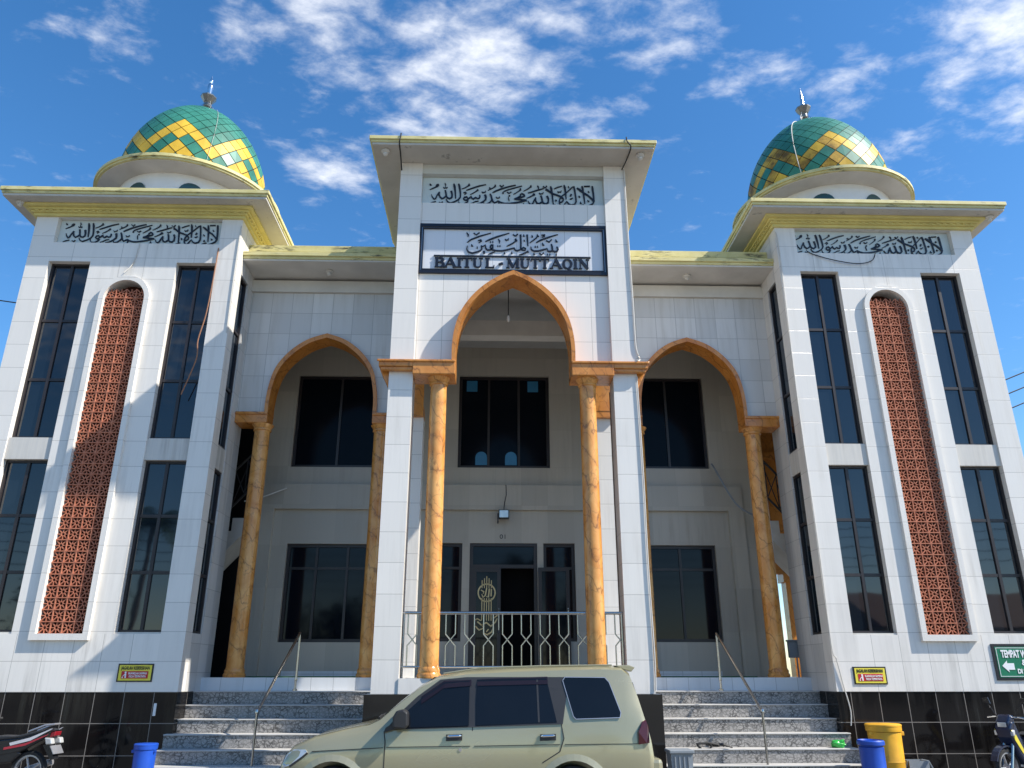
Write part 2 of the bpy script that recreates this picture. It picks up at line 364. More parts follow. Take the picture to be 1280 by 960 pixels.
# ------------------------------------------------------------------ building blocks
OFF = {}
class MB:
    def __init__(s): s.v = []; s.f = []; s.mi = []
    def add(s, vs, fs, m=0):
        o = len(s.v); s.v += [tuple(p) for p in vs]
        for f in fs: s.f.append(tuple(i + o for i in f)); s.mi.append(m)
        return s
    def box(s, x0, x1, y0, y1, z0, z1, m=0):
        if x0 > x1: x0, x1 = x1, x0
        if y0 > y1: y0, y1 = y1, y0
        if z0 > z1: z0, z1 = z1, z0
        return s.add([(x0, y0, z0), (x1, y0, z0), (x1, y1, z0), (x0, y1, z0), (x0, y0, z1), (x1, y0, z1), (x1, y1, z1), (x0, y1, z1)],
                     [(0, 3, 2, 1), (4, 5, 6, 7), (0, 1, 5, 4), (1, 2, 6, 5), (2, 3, 7, 6), (3, 0, 4, 7)], m)
    def tube(s, pts, r, n=8, m=0, caps=True):
        pts = [Vector(p) for p in pts]
        rs = r if isinstance(r, (list, tuple)) else [r] * len(pts)
        rings = []
        for i, p in enumerate(pts):
            d = (pts[min(i + 1, len(pts) - 1)] - pts[max(i - 1, 0)]).normalized()
            up = Vector((0, 0, 1)) if abs(d.z) < 0.95 else Vector((0, 1, 0))
            a = d.cross(up).normalized(); b = a.cross(d)
            rings.append([p + (a * math.cos(2 * math.pi * k / n) + b * math.sin(2 * math.pi * k / n)) * rs[i] for k in range(n)])
        vs = [q for rg in rings for q in rg]; fs = []
        for i in range(len(pts) - 1):
            for k in range(n):
                k2 = (k + 1) % n
                fs.append((i * n + k, (i + 1) * n + k, (i + 1) * n + k2, i * n + k2))
        if caps: fs += [tuple(range(n)), tuple((len(pts) - 1) * n + k for k in reversed(range(n)))]
        return s.add(vs, fs, m)
    def lathe(s, prof, cx, cy, n=32, m=0, cap_top=True, cap_bot=True):
        vs = []; fs = []
        for r, z in prof:
            for k in range(n):
                a = 2 * math.pi * k / n
                vs.append((cx + r * math.cos(a), cy + r * math.sin(a), z))
        for i in range(len(prof) - 1):
            for k in range(n):
                k2 = (k + 1) % n
                fs.append((i * n + k, i * n + k2, (i + 1) * n + k2, (i + 1) * n + k))
        if cap_bot: fs.append(tuple(reversed(range(n))))
        if cap_top: fs.append(tuple((len(prof) - 1) * n + k for k in range(n)))
        return s.add(vs, fs, m)
    def prism(s, poly, y0, y1, axis='y', m=0):
        """closed polygon of (a,b) extruded along an axis: y -> (a,y,b), x -> (x,a,b), z -> (a,b,z)"""
        n = len(poly)
        def P(a, b, t): return {'y': (a, t, b), 'x': (t, a, b), 'z': (a, b, t)}[axis]
        vs = [P(a, b, y0) for a, b in poly] + [P(a, b, y1) for a, b in poly]
        fs = [tuple(range(n)), tuple(reversed(range(n, 2 * n)))]
        fs += [(i, i + n, (i + 1) % n + n, (i + 1) % n) for i in range(n)]
        return s.add(vs, fs, m)
    def band(s, outer, inner, y0, y1, axis='y', m=0):
        """open strip between two polylines of equal length, extruded (arch trims)"""
        for i in range(len(outer) - 1):
            s.prism([outer[i], outer[i + 1], inner[i + 1], inner[i]], y0, y1, axis, m)
        return s
    def ribbon(s, st, y0, y1, ox=0, oz=0, k=1.0, m=0):
        L = []; Rr = []
        n = len(st)
        for i, (x, z, w) in enumerate(st):
            xa, za, _ = st[max(i - 1, 0)]; xb, zb, _ = st[min(i + 1, n - 1)]
            dx_, dz_ = xb - xa, zb - za
            l = math.hypot(dx_, dz_) or 1.0
            nx, nz = -dz_ / l, dx_ / l
            h = w * k / 2
            L.append((ox + x + nx * h, oz + z + nz * h)); Rr.append((ox + x - nx * h, oz + z - nz * h))
        vs = []; fs = []
        for (a, b), (c, d) in zip(L, Rr): vs += [(a, y0, b), (c, y0, d), (a, y1, b), (c, y1, d)]
        for i in range(n - 1):
            q, r = 4 * i, 4 * i + 4
            fs += [(q, r, r + 1, q + 1), (q, q + 2, r + 2, r), (q + 1, r + 1, r + 3, q + 3)]
        fs += [(0, 1, 3, 2), (4 * n - 4, 4 * n - 2, 4 * n - 1, 4 * n - 3)]
        return s.add(vs, fs, m)
    def build(s, name, mats, parent=None, smooth=False, bevel=0.0, label=None, sharp=40, kind=None):
        me = bpy.data.meshes.new(name)
        off = OFF.get(parent.name, Vector((0, 0, 0))) if parent else Vector((0, 0, 0))
        me.from_pydata([tuple(Vector(p) - off) for p in s.v], [], s.f)
        if not isinstance(mats, (list, tuple)): mats = [mats]
        for m in mats: me.materials.append(m if not isinstance(m, str) else M[m])
        me.polygons.foreach_set("material_index", s.mi)
        bm = bmesh.new(); bm.from_mesh(me)
        bmesh.ops.recalc_face_normals(bm, faces=bm.faces)
        bm.to_mesh(me); bm.free()
        if smooth:
            me.polygons.foreach_set("use_smooth", [True] * len(me.polygons))
            me.set_sharp_from_angle(angle=R(sharp))
        o = bpy.data.objects.new(name, me); sc.collection.objects.link(o)
        if parent: o.parent = parent; OFF[o.name] = off
        if bevel:
            b = o.modifiers.new("bevel", 'BEVEL'); b.width = bevel; b.segments = 2; b.limit_method = 'ANGLE'; b.angle_limit = R(40)
        if label: o["label"] = label
        if kind: o["kind"] = kind
        return o

def boxes(name, mat, parent, *bs):
    for q in bs: MB().box(*q).build(name, mat, parent)
def tag(o, label=None, cat=None, group=None, kind=None):
    if label: o["label"] = label
    if cat: o["category"] = cat
    if group: o["group"] = group
    if kind: o["kind"] = kind
    return o
def thing(name, loc, label, cat, group=None, rz=0.0, local=False):
    o = bpy.data.objects.new(name, None); sc.collection.objects.link(o)
    o.empty_display_size = 0.2
    o.location = loc; o.rotation_euler = (0, 0, rz)
    OFF[o.name] = Vector((0, 0, 0)) if local else Vector(loc)
    return tag(o, label, cat, group)
def copy_tree(o, parent=None):
    c = o.copy(); sc.collection.objects.link(c)
    if parent: c.parent = parent
    for ch in list(o.children): copy_tree(ch, c)
    return c
def text_mesh(body, size, x, y, z, width=None, thick=0.004, bold=0.0, align='CENTER'):
    """lettering on a wall facing -Y, returned as (verts, faces) in world space"""
    cu = bpy.data.curves.new("lettering", 'FONT'); cu.body = body; cu.size = size
    cu.align_x = align; cu.extrude = thick; cu.offset = bold
    ob = bpy.data.objects.new("lettering", cu); sc.collection.objects.link(ob)
    me = bpy.data.meshes.new_from_object(ob.evaluated_get(bpy.context.evaluated_depsgraph_get()))
    vs = [v.co.copy() for v in me.vertices]; fs = [tuple(p.vertices) for p in me.polygons]
    bpy.data.objects.remove(ob); bpy.data.curves.remove(cu); bpy.data.meshes.remove(me)
    k = 1.0
    if width and vs:
        xs = [v.x for v in vs]; k = width / (max(xs) - min(xs))
    return [(x + v.x * k, y - v.z, z + v.y) for v in vs], fs
CREED = [[(-1.63,0.157,0.022),(-1.614,0.131,0.036),(-1.596,0.122,0.019)],
[(-1.625,0.021,0.009),(-1.571,0.049,0.022),(-1.513,0.08,0.024),(-1.484,0.112,0.055),(-1.47,0.138,0.059),(-1.475,0.155,0.03)],
[(-1.592,-0.086,0.008),(-1.571,-0.147,0.022),(-1.532,-0.198,0.033),(-1.507,-0.188,0.029),(-1.48,-0.11,0.023),(-1.435,-0.031,0.026)],
[(-1.435,-0.031,0.026),(-1.441,-0.083,0.03),(-1.42,-0.144,0.033),(-1.379,-0.182,0.036),(-1.335,-0.159,0.029),(-1.307,-0.124,0.026)],
[(-1.322,0.015,0.033),(-1.305,-0.055,0.033),(-1.296,-0.124,0.033),(-1.269,-0.166,0.037),(-1.224,-0.178,0.037),(-1.185,-0.147,0.034),(-1.183,-0.087,0.034),(-1.203,0,0.044)],
[(-1.156,0.166,0.029),(-1.14,0.105,0.045),(-1.121,-0.034,0.033),(-1.113,-0.172,0.023)],
[(-1.06,0.168,0.03),(-1.043,0.107,0.04),(-1.021,-0.049,0.033),(-1.019,-0.136,0.029),(-1.054,-0.197,0.029),(-1.127,-0.245,0.03),(-1.214,-0.282,0.031),(-1.266,-0.253,0.028),(-1.301,-0.193,0.015)],
[(-1.361,0.083,0.018),(-1.342,0.058,0.022),(-1.32,0.071,0.018),(-1.298,0.059,0.023),(-1.28,0.085,0.015)],
[(-1.332,0.18,0.014),(-1.315,0.133,0.026)],
[(-1.322,0.119,0.011),(-1.316,0.071,0.011)],
[(-1.624,-0.298,0.007),(-1.567,-0.271,0.021),(-1.494,-0.248,0.018)],
[(-1.435,-0.264,0.019),(-1.397,-0.289,0.029),(-1.362,-0.254,0.022)],
[(-1.001,0.047,0.007),(-0.935,0.075,0.018),(-0.877,0.115,0.019),(-0.851,0.142,0.044),(-0.852,0.173,0.022)],
[(-0.907,0.019,0.015),(-0.848,0.042,0.026),(-0.745,0.087,0.028),(-0.635,0.129,0.027),(-0.516,0.16,0.018)],
[(-0.962,-0.043,0.018),(-0.918,-0.025,0.026),(-0.899,-0.042,0.018),(-0.939,-0.082,0.015)],
[(-0.871,-0.167,0.022),(-0.894,-0.133,0.033),(-0.938,-0.143,0.033),(-0.955,-0.182,0.029),(-0.929,-0.211,0.029),(-0.878,-0.202,0.033),(-0.87,-0.219,0.033),(-0.891,-0.262,0.029),(-0.949,-0.298,0.026),(-1.015,-0.299,0.022),(-1.049,-0.265,0.015),(-1.05,-0.222,0.007)],
[(-0.894,-0.219,0.025),(-0.873,-0.184,0.029),(-0.83,-0.149,0.03),(-0.808,-0.114,0.022),(-0.792,-0.166,0.029),(-0.763,-0.182,0.034),(-0.726,-0.147,0.029),(-0.719,-0.138,0.022),(-0.689,-0.168,0.031),(-0.652,-0.163,0.029),(-0.634,-0.128,0.029),(-0.639,-0.085,0.026)],
[(-0.831,-0.08,0.007),(-0.772,-0.048,0.016),(-0.707,0.001,0.019),(-0.678,0.028,0.034),(-0.678,0.049,0.019)],
[(-0.841,-0.296,0.011),(-0.783,-0.277,0.018),(-0.725,-0.238,0.022),(-0.659,-0.223,0.015)],
[(-0.535,-0.074,0.044),(-0.52,-0.126,0.044),(-0.519,-0.186,0.033),(-0.57,-0.239,0.029),(-0.643,-0.283,0.026),(-0.724,-0.298,0.011)],
[(-0.599,-0.006,0.015),(-0.577,-0.036,0.023),(-0.555,-0.018,0.017),(-0.536,-0.026,0.021),(-0.522,0.013,0.015)],
[(-0.481,0.023,0.007),(-0.419,0.059,0.019),(-0.359,0.095,0.018),(-0.334,0.126,0.034),(-0.334,0.157,0.022)],
[(-0.449,0.093,0.03),(-0.43,0.059,0.026)],
[(-0.436,-0.055,0.03),(-0.413,-0.106,0.033),(-0.398,-0.175,0.034),(-0.379,-0.226,0.033),(-0.349,-0.26,0.03),(-0.312,-0.242,0.029),(-0.276,-0.216,0.026),(-0.224,-0.249,0.03),(-0.15,-0.274,0.033),(-0.061,-0.272,0.033),(0.009,-0.262,0.034),(0.121,-0.242,0.033),(0.209,-0.215,0.032),(0.291,-0.192,0.026)],
[(-0.401,-0.201,0.022),(-0.43,-0.245,0.026),(-0.488,-0.293,0.03),(-0.54,-0.298,0.03),(-0.566,-0.265,0.018)],
[(-0.261,-0.224,0.03),(-0.259,-0.302,0.03)],
[(-0.388,-0.028,0.019),(-0.329,0.009,0.03),(-0.226,0.059,0.032),(-0.077,0.114,0.028),(-0.013,0.133,0.027),(0.073,0.155,0.019)],
[(-0.177,-0.049,0.03),(-0.184,-0.023,0.022),(-0.151,0.012,0.021),(-0.077,0.048,0.022),(0.047,0.09,0.022),(0.196,0.14,0.016)],
[(-0.245,0.15,0.023),(-0.207,0.111,0.022),(-0.167,0.15,0.023)],
[(-0.317,-0.122,0.015),(-0.298,-0.156,0.023),(-0.276,-0.142,0.016),(-0.261,-0.155,0.02),(-0.243,-0.116,0.015)],
[(-0.099,-0.009,0.022),(-0.058,-0.038,0.022),(-0.018,-0.003,0.023)],
[(-0.054,-0.082,0.037),(-0.047,-0.108,0.022)],
[(-0.073,-0.117,0.015),(-0.069,-0.169,0.018),(-0.058,-0.212,0.015)],
[(0.025,-0.061,0.007),(0.084,-0.02,0.016),(0.143,0.024,0.017),(0.166,0.055,0.037),(0.162,0.086,0.022)],
[(0.225,0.017,0.007),(0.292,0.058,0.016),(0.352,0.103,0.019),(0.374,0.13,0.034),(0.375,0.16,0.022)],
[(0.047,-0.169,0.033),(0.106,-0.141,0.033),(0.165,-0.097,0.034),(0.162,-0.062,0.029),(0.195,-0.036,0.03),(0.232,-0.061,0.033),(0.247,-0.095,0.033),(0.224,-0.109,0.03),(0.121,-0.141,0.029)],
[(0.047,-0.164,0.033),(0.143,-0.175,0.033),(0.291,-0.19,0.029)],
[(0.224,-0.26,0.022),(0.227,-0.294,0.022),(0.201,-0.312,0.014)],
[(0.201,-0.314,0.014),(0.26,-0.313,0.014)],
[(0.284,-0.147,0.007),(0.343,-0.119,0.018),(0.402,-0.083,0.021),(0.436,-0.052,0.056),(0.44,-0.035,0.037)],
[(0.314,-0.024,0.016),(0.403,0.008,0.026),(0.53,0.054,0.026),(0.627,0.088,0.017)],
[(0.501,0.15,0.015),(0.523,0.12,0.026),(0.527,0.076,0.015)],
[(0.617,0.139,0.022),(0.654,0.1,0.022),(0.692,0.149,0.022)],
[(0.313,-0.206,0.009),(0.335,-0.258,0.025),(0.371,-0.296,0.033),(0.408,-0.265,0.03),(0.431,-0.196,0.022),(0.469,-0.126,0.022)],
[(0.469,-0.126,0.018),(0.464,-0.195,0.03),(0.49,-0.255,0.033),(0.534,-0.267,0.033),(0.579,-0.231,0.029),(0.597,-0.218,0.026)],
[(0.569,-0.08,0.034),(0.587,-0.141,0.034),(0.597,-0.218,0.034),(0.63,-0.261,0.036),(0.674,-0.268,0.036),(0.712,-0.233,0.033),(0.717,-0.155,0.033),(0.692,-0.086,0.041)],
[(0.537,-0.02,0.018),(0.562,-0.046,0.023),(0.585,-0.032,0.018),(0.603,-0.036,0.021),(0.619,-0.001,0.015)],
[(0.669,0.072,0.045),(0.721,0.034,0.037),(0.787,-0.022,0.033),(0.883,-0.059,0.033),(0.964,-0.096,0.037),(1.008,-0.135,0.029),(1.014,-0.178,0.026),(0.984,-0.217,0.028),(0.939,-0.227,0.018)],
[(0.986,-0.109,0.022),(0.944,-0.144,0.026),(0.932,-0.205,0.026),(0.938,-0.274,0.028),(0.974,-0.321,0.031),(1.011,-0.316,0.031),(1.05,-0.246,0.023),(1.08,-0.202,0.022),(1.116,-0.262,0.028),(1.167,-0.291,0.035),(1.234,-0.268,0.031),(1.265,-0.207,0.032),(1.261,-0.112,0.029),(1.243,0.053,0.031),(1.227,0.149,0.026)],
[(0.764,0.14,0.026),(0.778,0.087,0.041),(0.794,-0.043,0.033),(0.812,-0.277,0.022)],
[(1.033,0.172,0.026),(1.047,0.119,0.041),(1.062,-0.02,0.031),(1.068,-0.151,0.019)],
[(1.208,0.14,0.019),(1.108,0.028,0.022),(1.017,-0.056,0.022),(0.979,-0.092,0.022)],
[(0.837,0.084,0.014),(0.909,0.121,0.021),(0.991,0.149,0.014)],
[(0.903,0.024,0.019),(0.925,-0.001,0.024),(0.944,0.016,0.019),(0.962,0.004,0.023),(0.978,0.043,0.015)],
[(0.752,-0.325,0.019),(0.804,-0.303,0.023),(0.856,-0.28,0.014)],
[(0.855,-0.172,0.015),(0.873,-0.189,0.033),(0.865,-0.211,0.015)],
[(1.118,0.147,0.019),(1.132,0.112,0.014)],
[(1.151,-0.053,0.056),(1.18,-0.066,0.048)],
[(1.141,-0.141,0.019),(1.163,-0.149,0.026),(1.205,-0.122,0.015)],
[(1.289,0.111,0.026),(1.333,0.077,0.041),(1.406,0.008,0.033),(1.508,-0.064,0.033),(1.579,-0.141,0.034),(1.611,-0.201,0.026)],
[(1.594,0.157,0.03),(1.602,0.087,0.038),(1.615,-0.07,0.032),(1.619,-0.192,0.031),(1.59,-0.253,0.029),(1.515,-0.297,0.026),(1.44,-0.325,0.021),(1.38,-0.33,0.009)],
[(1.391,0.153,0.027),(1.404,0.091,0.038),(1.422,-0.074,0.031),(1.435,-0.247,0.018)],
[(1.292,-0.328,0.016),(1.344,-0.301,0.021),(1.412,-0.274,0.015)],
[(1.355,-0.206,0.014),(1.346,-0.24,0.026),(1.376,-0.244,0.018)],
[(1.317,-0.076,0.015),(1.335,-0.098,0.034),(1.35,-0.102,0.015)],
[(1.429,0.149,0.021),(1.549,0.156,0.022)],
[(1.507,0.041,0.014),(1.521,0.015,0.027),(1.536,0.011,0.011)],
[(1.493,-0.168,0.013),(1.507,-0.203,0.026),(1.526,-0.185,0.018)]]
NAME_ARABIC = [[(-0.878,0.137,0.012),(-0.888,0.055,0.024),(-0.859,-0.007,0.031),(-0.784,-0.037,0.034),(-0.697,-0.009,0.03),(-0.627,0.024,0.028),(-0.6,0.069,0.024),(-0.613,0.141,0.024)],
[(-0.613,0.141,0.024),(-0.581,0.119,0.025),(-0.538,0.161,0.028),(-0.525,0.08,0.03),(-0.493,0.04,0.033),(-0.438,0.045,0.034),(-0.391,0.091,0.032),(-0.391,0.163,0.03),(-0.423,0.163,0.028),(-0.442,0.108,0.028),(-0.414,0.054,0.03),(-0.335,0.029,0.032),(-0.216,0.026,0.03),(-0.086,0.06,0.028),(-0.023,0.084,0.027),(0.016,0.098,0.029),(0.04,0.044,0.032),(0.088,0.036,0.031),(0.143,0.064,0.03),(0.148,0.2,0.03),(0.144,0.337,0.032),(0.14,0.419,0.036)],
[(0.151,0.073,0.024),(0.199,0.11,0.03),(0.238,0.093,0.03),(0.23,0.048,0.028),(0.182,0.047,0.024),(0.151,0.069,0.024)],
[(0.268,0.417,0.033),(0.275,0.293,0.032),(0.282,0.148,0.02)],
[(-0.896,0.446,0.016),(-0.867,0.391,0.028),(-0.87,0.346,0.012)],
[(-0.761,0.439,0.024),(-0.712,0.394,0.024),(-0.649,0.45,0.022)],
[(-0.883,0.213,0.015),(-0.805,0.283,0.027),(-0.656,0.359,0.028),(-0.426,0.443,0.015)],
[(-0.678,0.258,0.02),(-0.615,0.277,0.026),(-0.606,0.25,0.019),(-0.661,0.208,0.014)],
[(-0.799,0.174,0.011),(-0.791,0.129,0.032),(-0.767,0.125,0.016)],
[(-0.699,0.095,0.039),(-0.679,0.095,0.039)],
[(-0.535,0.238,0.018),(-0.456,0.285,0.03),(-0.298,0.361,0.031),(-0.075,0.447,0.015)],
[(-0.446,0.23,0.033),(-0.428,0.231,0.034)],
[(-0.402,0.231,0.033),(-0.382,0.231,0.033)],
[(-0.289,0.301,0.016),(-0.261,0.256,0.028),(-0.265,0.202,0.012)],
[(-0.304,0.138,0.032),(-0.286,0.138,0.032)],
[(-0.263,0.138,0.032),(-0.244,0.139,0.031)],
[(-0.158,0.304,0.018),(-0.134,0.272,0.026),(-0.114,0.291,0.02),(-0.098,0.277,0.022),(-0.09,0.323,0.016)],
[(-0.129,0.132,0.007),(-0.087,0.155,0.02),(-0.015,0.202,0.022),(0.044,0.253,0.024),(0.06,0.267,0.044),(0.04,0.316,0.032)],
[(-0.56,0.016,0.04),(-0.555,-0.042,0.039)],
[(-0.476,-0.059,0.01),(-0.421,-0.031,0.022),(-0.35,0.002,0.014)],
[(-0.168,-0.004,0.011),(-0.164,-0.045,0.031)],
[(-0.03,0.007,0.012),(-0.026,-0.038,0.031)],
[(-0.004,0.416,0.024),(0.04,0.376,0.024),(0.092,0.427,0.022)],
[(0.2,0.42,0.012),(0.208,0.37,0.032)],
[(0.207,0.292,0.012),(0.219,0.256,0.024)],
[(0.36,0.404,0.012),(0.367,0.363,0.032),(0.383,0.359,0.012)],
[(0.318,0.221,0.01),(0.391,0.286,0.02),(0.455,0.351,0.022),(0.472,0.416,0.04),(0.487,0.37,0.032)],
[(0.544,0.408,0.02),(0.616,0.418,0.025),(0.607,0.386,0.02),(0.551,0.358,0.014)],
[(0.442,0.228,0.016),(0.518,0.284,0.029),(0.647,0.346,0.028),(0.864,0.432,0.015)],
[(0.413,0.132,0.033),(0.433,0.132,0.033)],
[(0.457,0.133,0.033),(0.477,0.133,0.033)],
[(0.561,0.225,0.015),(0.573,0.171,0.035),(0.6,0.172,0.015)],
[(0.634,0.281,0.024),(0.693,0.246,0.024),(0.742,0.311,0.02)],
[(0.338,0.14,0.009),(0.345,0.068,0.025),(0.396,0.028,0.03),(0.484,0.034,0.03),(0.571,0.062,0.029),(0.651,0.091,0.028),(0.662,0.037,0.03),(0.705,0.024,0.034),(0.753,0.048,0.034),(0.747,0.138,0.03),(0.732,0.201,0.024)],
[(0.753,0.048,0.032),(0.793,0.021,0.033),(0.84,0.031,0.034),(0.861,0.077,0.032),(0.839,0.139,0.027)],
[(0.818,0.312,0.012),(0.829,0.257,0.032),(0.857,0.253,0.014)],
[(0.111,-0.062,0.009),(0.182,-0.043,0.022),(0.254,0.003,0.023),(0.293,0.022,0.04)],
[(0.392,-0.013,0.012),(0.399,-0.058,0.034)],
[(0.499,-0.015,0.02),(0.542,-0.055,0.022),(0.586,-0.005,0.018)],
[(0.645,-0.049,0.033),(0.663,-0.049,0.033)],
[(0.692,-0.048,0.034),(0.711,-0.048,0.033)],
[(0.815,-0.046,0.04),(0.835,-0.046,0.04)]]
# ------------------------------------------------------------------ the setting
g = MB().add([(-300, -120, 0), (300, -120, 0), (300, 500, 0), (-300, 500, 0)], [(0, 1, 2, 3)]).build('ground', 'yard')
g["kind"] = 'structure'

# ------------------------------------------------------------------ the mosque
mosque = thing('mosque', (0, 14.6, 0), 'white tiled two storey mosque with twin towers, green and yellow domes and orange arches', 'mosque')
TY = 14.665          # tower front
CY = 13.0            # central bay pillar front
WY = 15.85           # wing arch wall
IY = 18.0            # inner hall wall
FZ = 1.63            # porch floor
BAR = 0.028

def window(x0, x1, z0, z1, y, vbars, hbars, axis='y', fw=0.045, depth=0.07, mat='frame', gmat='glass', name='window', label=None):
    """frame + bars as a part, the panes as its sub-part.  axis y: faces -Y at plane y; axis x: opening spans x0..x1 along Y, plane X = y"""
    f = MB()
    def bx(a0, a1, b0, b1, t0, t1, mb):
        if axis == 'y': mb.box(a0, a1, y + t0, y + t1, b0, b1)
        else:
            s = 1 if y > 0 else -1
            mb.box(y + s * t0, y + s * t1, a0, a1, b0, b1)
    bx(x0, x0 + fw, z0, z1, 0, depth, f); bx(x1 - fw, x1, z0, z1, 0, depth, f)
    bx(x0 + fw, x1 - fw, z0, z0 + fw, 0, depth, f); bx(x0 + fw, x1 - fw, z1 - fw, z1, 0, depth, f)
    for v in vbars: bx(v - BAR, v + BAR, z0 + fw, z1 - fw, 0.006, depth, f)
    for h in hbars:
        ed = [x0 + fw] + [q for v in sorted(vbars) for q in (v - BAR, v + BAR)] + [x1 - fw]
        for i in range(0, len(ed), 2): bx(ed[i], ed[i + 1], h - BAR, h + BAR, 0.012, depth, f)
    o = f.build(name, mat, mosque, label=label)
    p = MB(); bx(x0 + fw * .5, x1 - fw * .5, z0 + fw * .5, z1 - fw * .5, depth * .55, depth * .55 + 0.012, p)
    p.build('pane', gmat, o)
    return o

WINROWS = [(5.97, 9.80, (8.49, 7.20)), (2.39, 5.54, (4.48, 3.44))]
T_IN, T_A0, T_A1, T_L0, T_L1, T_B0, T_B1, T_OUT = 5.775, 6.21, 7.03, 7.545, 8.37, 8.82, 9.68, 10.14
LZ0, LZS, LR = 2.36, 8.93, 0.4125        # lattice bottom, spring of its round head, radius
def lattice_outline(r, z0, n=24, cx=0.0):
    return [(cx + r * math.cos(math.pi * i / n), LZS + r * math.sin(math.pi * i / n)) for i in range(n + 1)]

for s in (-1, 1):
    X = lambda v: s * v
    yb = TY + 0.30
    boxes('tower_pier', 'tile_pier', mosque, (X(T_IN), X(T_A0), TY, 15.0, 1.40, 11.05), (X(T_A1), X(T_L0), TY, yb, 2.36, 10.25),
          (X(T_L1), X(T_B0), TY, yb, 2.36, 10.25), (X(T_B1), X(T_OUT), TY, yb, 1.40, 11.05))
    boxes('tower_base_wall', 'tile_base', mosque, (X(T_A0), X(T_B1), TY, yb, 1.40, 2.36))
    boxes('window_header', 'tile_base', mosque, (X(T_A0), X(T_A1), TY, yb, 9.80, 10.25), (X(T_B0), X(T_B1), TY, yb, 9.80, 10.25))
    w = MB()
    for q in (0, 1):   # wall above and beside the round head of the lattice
        cxl = X((T_L0 + T_L1) / 2)
        pts = [(cxl + (1 if q else -1) * LR * math.cos(math.pi * i / 24), LZS + LR * math.sin(math.pi * i / 24)) for i in range(13)]
        e = cxl + (LR if q else -LR)
        w.prism(pts + [(cxl, 10.25), (e, 10.25)], TY, yb)
    w.build('lattice_header', 'tile_base', mosque)
    MB().box(X(T_A0), X(T_B1), TY + 0.13, yb, 10.25, 10.86).box(X(T_A0), X(T_B1), TY, yb, 10.86, 11.05).build('frieze_wall', 'tile_base', mosque)
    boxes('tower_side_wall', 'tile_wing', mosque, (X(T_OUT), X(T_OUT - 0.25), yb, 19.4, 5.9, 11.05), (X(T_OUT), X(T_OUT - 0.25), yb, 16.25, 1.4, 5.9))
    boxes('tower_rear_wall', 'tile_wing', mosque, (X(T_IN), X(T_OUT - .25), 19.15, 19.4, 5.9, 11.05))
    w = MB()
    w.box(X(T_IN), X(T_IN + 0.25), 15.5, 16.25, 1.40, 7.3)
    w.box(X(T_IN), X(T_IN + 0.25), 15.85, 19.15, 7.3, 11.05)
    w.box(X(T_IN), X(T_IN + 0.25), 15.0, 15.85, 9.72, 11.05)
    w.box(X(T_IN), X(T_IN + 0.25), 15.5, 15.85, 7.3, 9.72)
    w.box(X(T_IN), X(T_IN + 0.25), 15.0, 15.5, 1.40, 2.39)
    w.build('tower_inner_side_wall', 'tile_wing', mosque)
    boxes('tower_back_partition', 'inner', mosque, (X(T_IN + 0.25), X(T_OUT - .25), 16.05, 16.25, 1.4, 11.05))
    for a, b in ((T_A0, T_A1), (T_B0, T_B1)):
        boxes('window_band', 'sill', mosque, (X(a), X(b), TY + 0.035, yb, 5.54, 5.97))
        boxes('window_sill', 'sill', mosque, (X(a), X(b), TY + 0.02, yb, 2.36, 2.39))
    boxes('window_band', 'sill', mosque, (X(T_IN + .01), X(T_IN + 0.25), 15.0, 15.5, 5.48, 5.95))
    for a, b in ((T_A0, T_A1), (T_B0, T_B1)):
        for z0, z1, hb in WINROWS:
            x0, x1 = sorted((X(a), X(b)))
            window(x0, x1, z0, z1, TY + 0.13, [(x0 + x1) / 2], hb)
    window(15.0, 15.5, 5.95, 9.72, X(T_IN + 0.035), [], (8.49, 7.20), axis='x')
    window(15.0, 15.5, 2.39, 5.48, X(T_IN + 0.035), [], (4.48, 3.44), axis='x')
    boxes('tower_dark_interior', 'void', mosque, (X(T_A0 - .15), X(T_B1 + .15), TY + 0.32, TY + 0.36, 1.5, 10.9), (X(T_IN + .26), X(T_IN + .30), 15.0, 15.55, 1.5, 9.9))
    # lattice screen with raised white surround
    cxl = X((T_L0 + T_L1) / 2)
    o_ = [(cxl + 0.515, LZ0)] + [(cxl + 0.515 * math.cos(math.pi * i / 24), LZS + 0.515 * math.sin(math.pi * i / 24)) for i in range(25)] + [(cxl - 0.515, LZ0)]
    i_ = [(cxl + LR, LZ0 + 0.0)] + [(cxl + LR * math.cos(math.pi * i / 24), LZS + LR * math.sin(math.pi * i / 24)) for i in range(25)] + [(cxl - LR, LZ0 + 0.0)]
    fr = MB().band(o_, i_, TY - 0.075, TY + 0.0)
    fr.box(cxl - 0.515, cxl + 0.515, TY - 0.075, TY, LZ0 - 0.11, LZ0)
    lf = MB()
    B = 2 * LR / 4; t = 0.018; yl0, yl1 = TY + 0.006, TY + 0.05
    def bar(x0, z0, x1, z1, w_, a=yl0, b=yl1):
        d = Vector((x1 - x0, z1 - z0)); l = d.length
        if l < 1e-4: return
        d /= l; nx, nz = -d.y * w_ / 2, d.x * w_ / 2
        lf.prism([(x0 + nx, z0 + nz), (x1 + nx, z1 + nz), (x1 - nx, z1 - nz), (x0 - nx, z0 - nz)], a, b)
    def inside(x, z):
        if z <= LZS: return abs(x - cxl) <= LR + 1e-6
        return (x - cxl) ** 2 + (z - LZS) ** 2 <= LR * LR + 1e-6
    def cbar(x0, z0, x1, z1, w_, a=yl0, b=yl1):
        """a bar clipped to the round head"""
        N = 8; run = None
        P = [(x0 + (x1 - x0) * k / N, z0 + (z1 - z0) * k / N) for k in range(N + 1)]
        ok = [inside(*p) for p in P]
        if all(ok): return bar(x0, z0, x1, z1, w_, a, b)
        for k in range(N):
            if ok[k] and ok[k + 1]: bar(*P[k], *P[k + 1], w_, a, b)
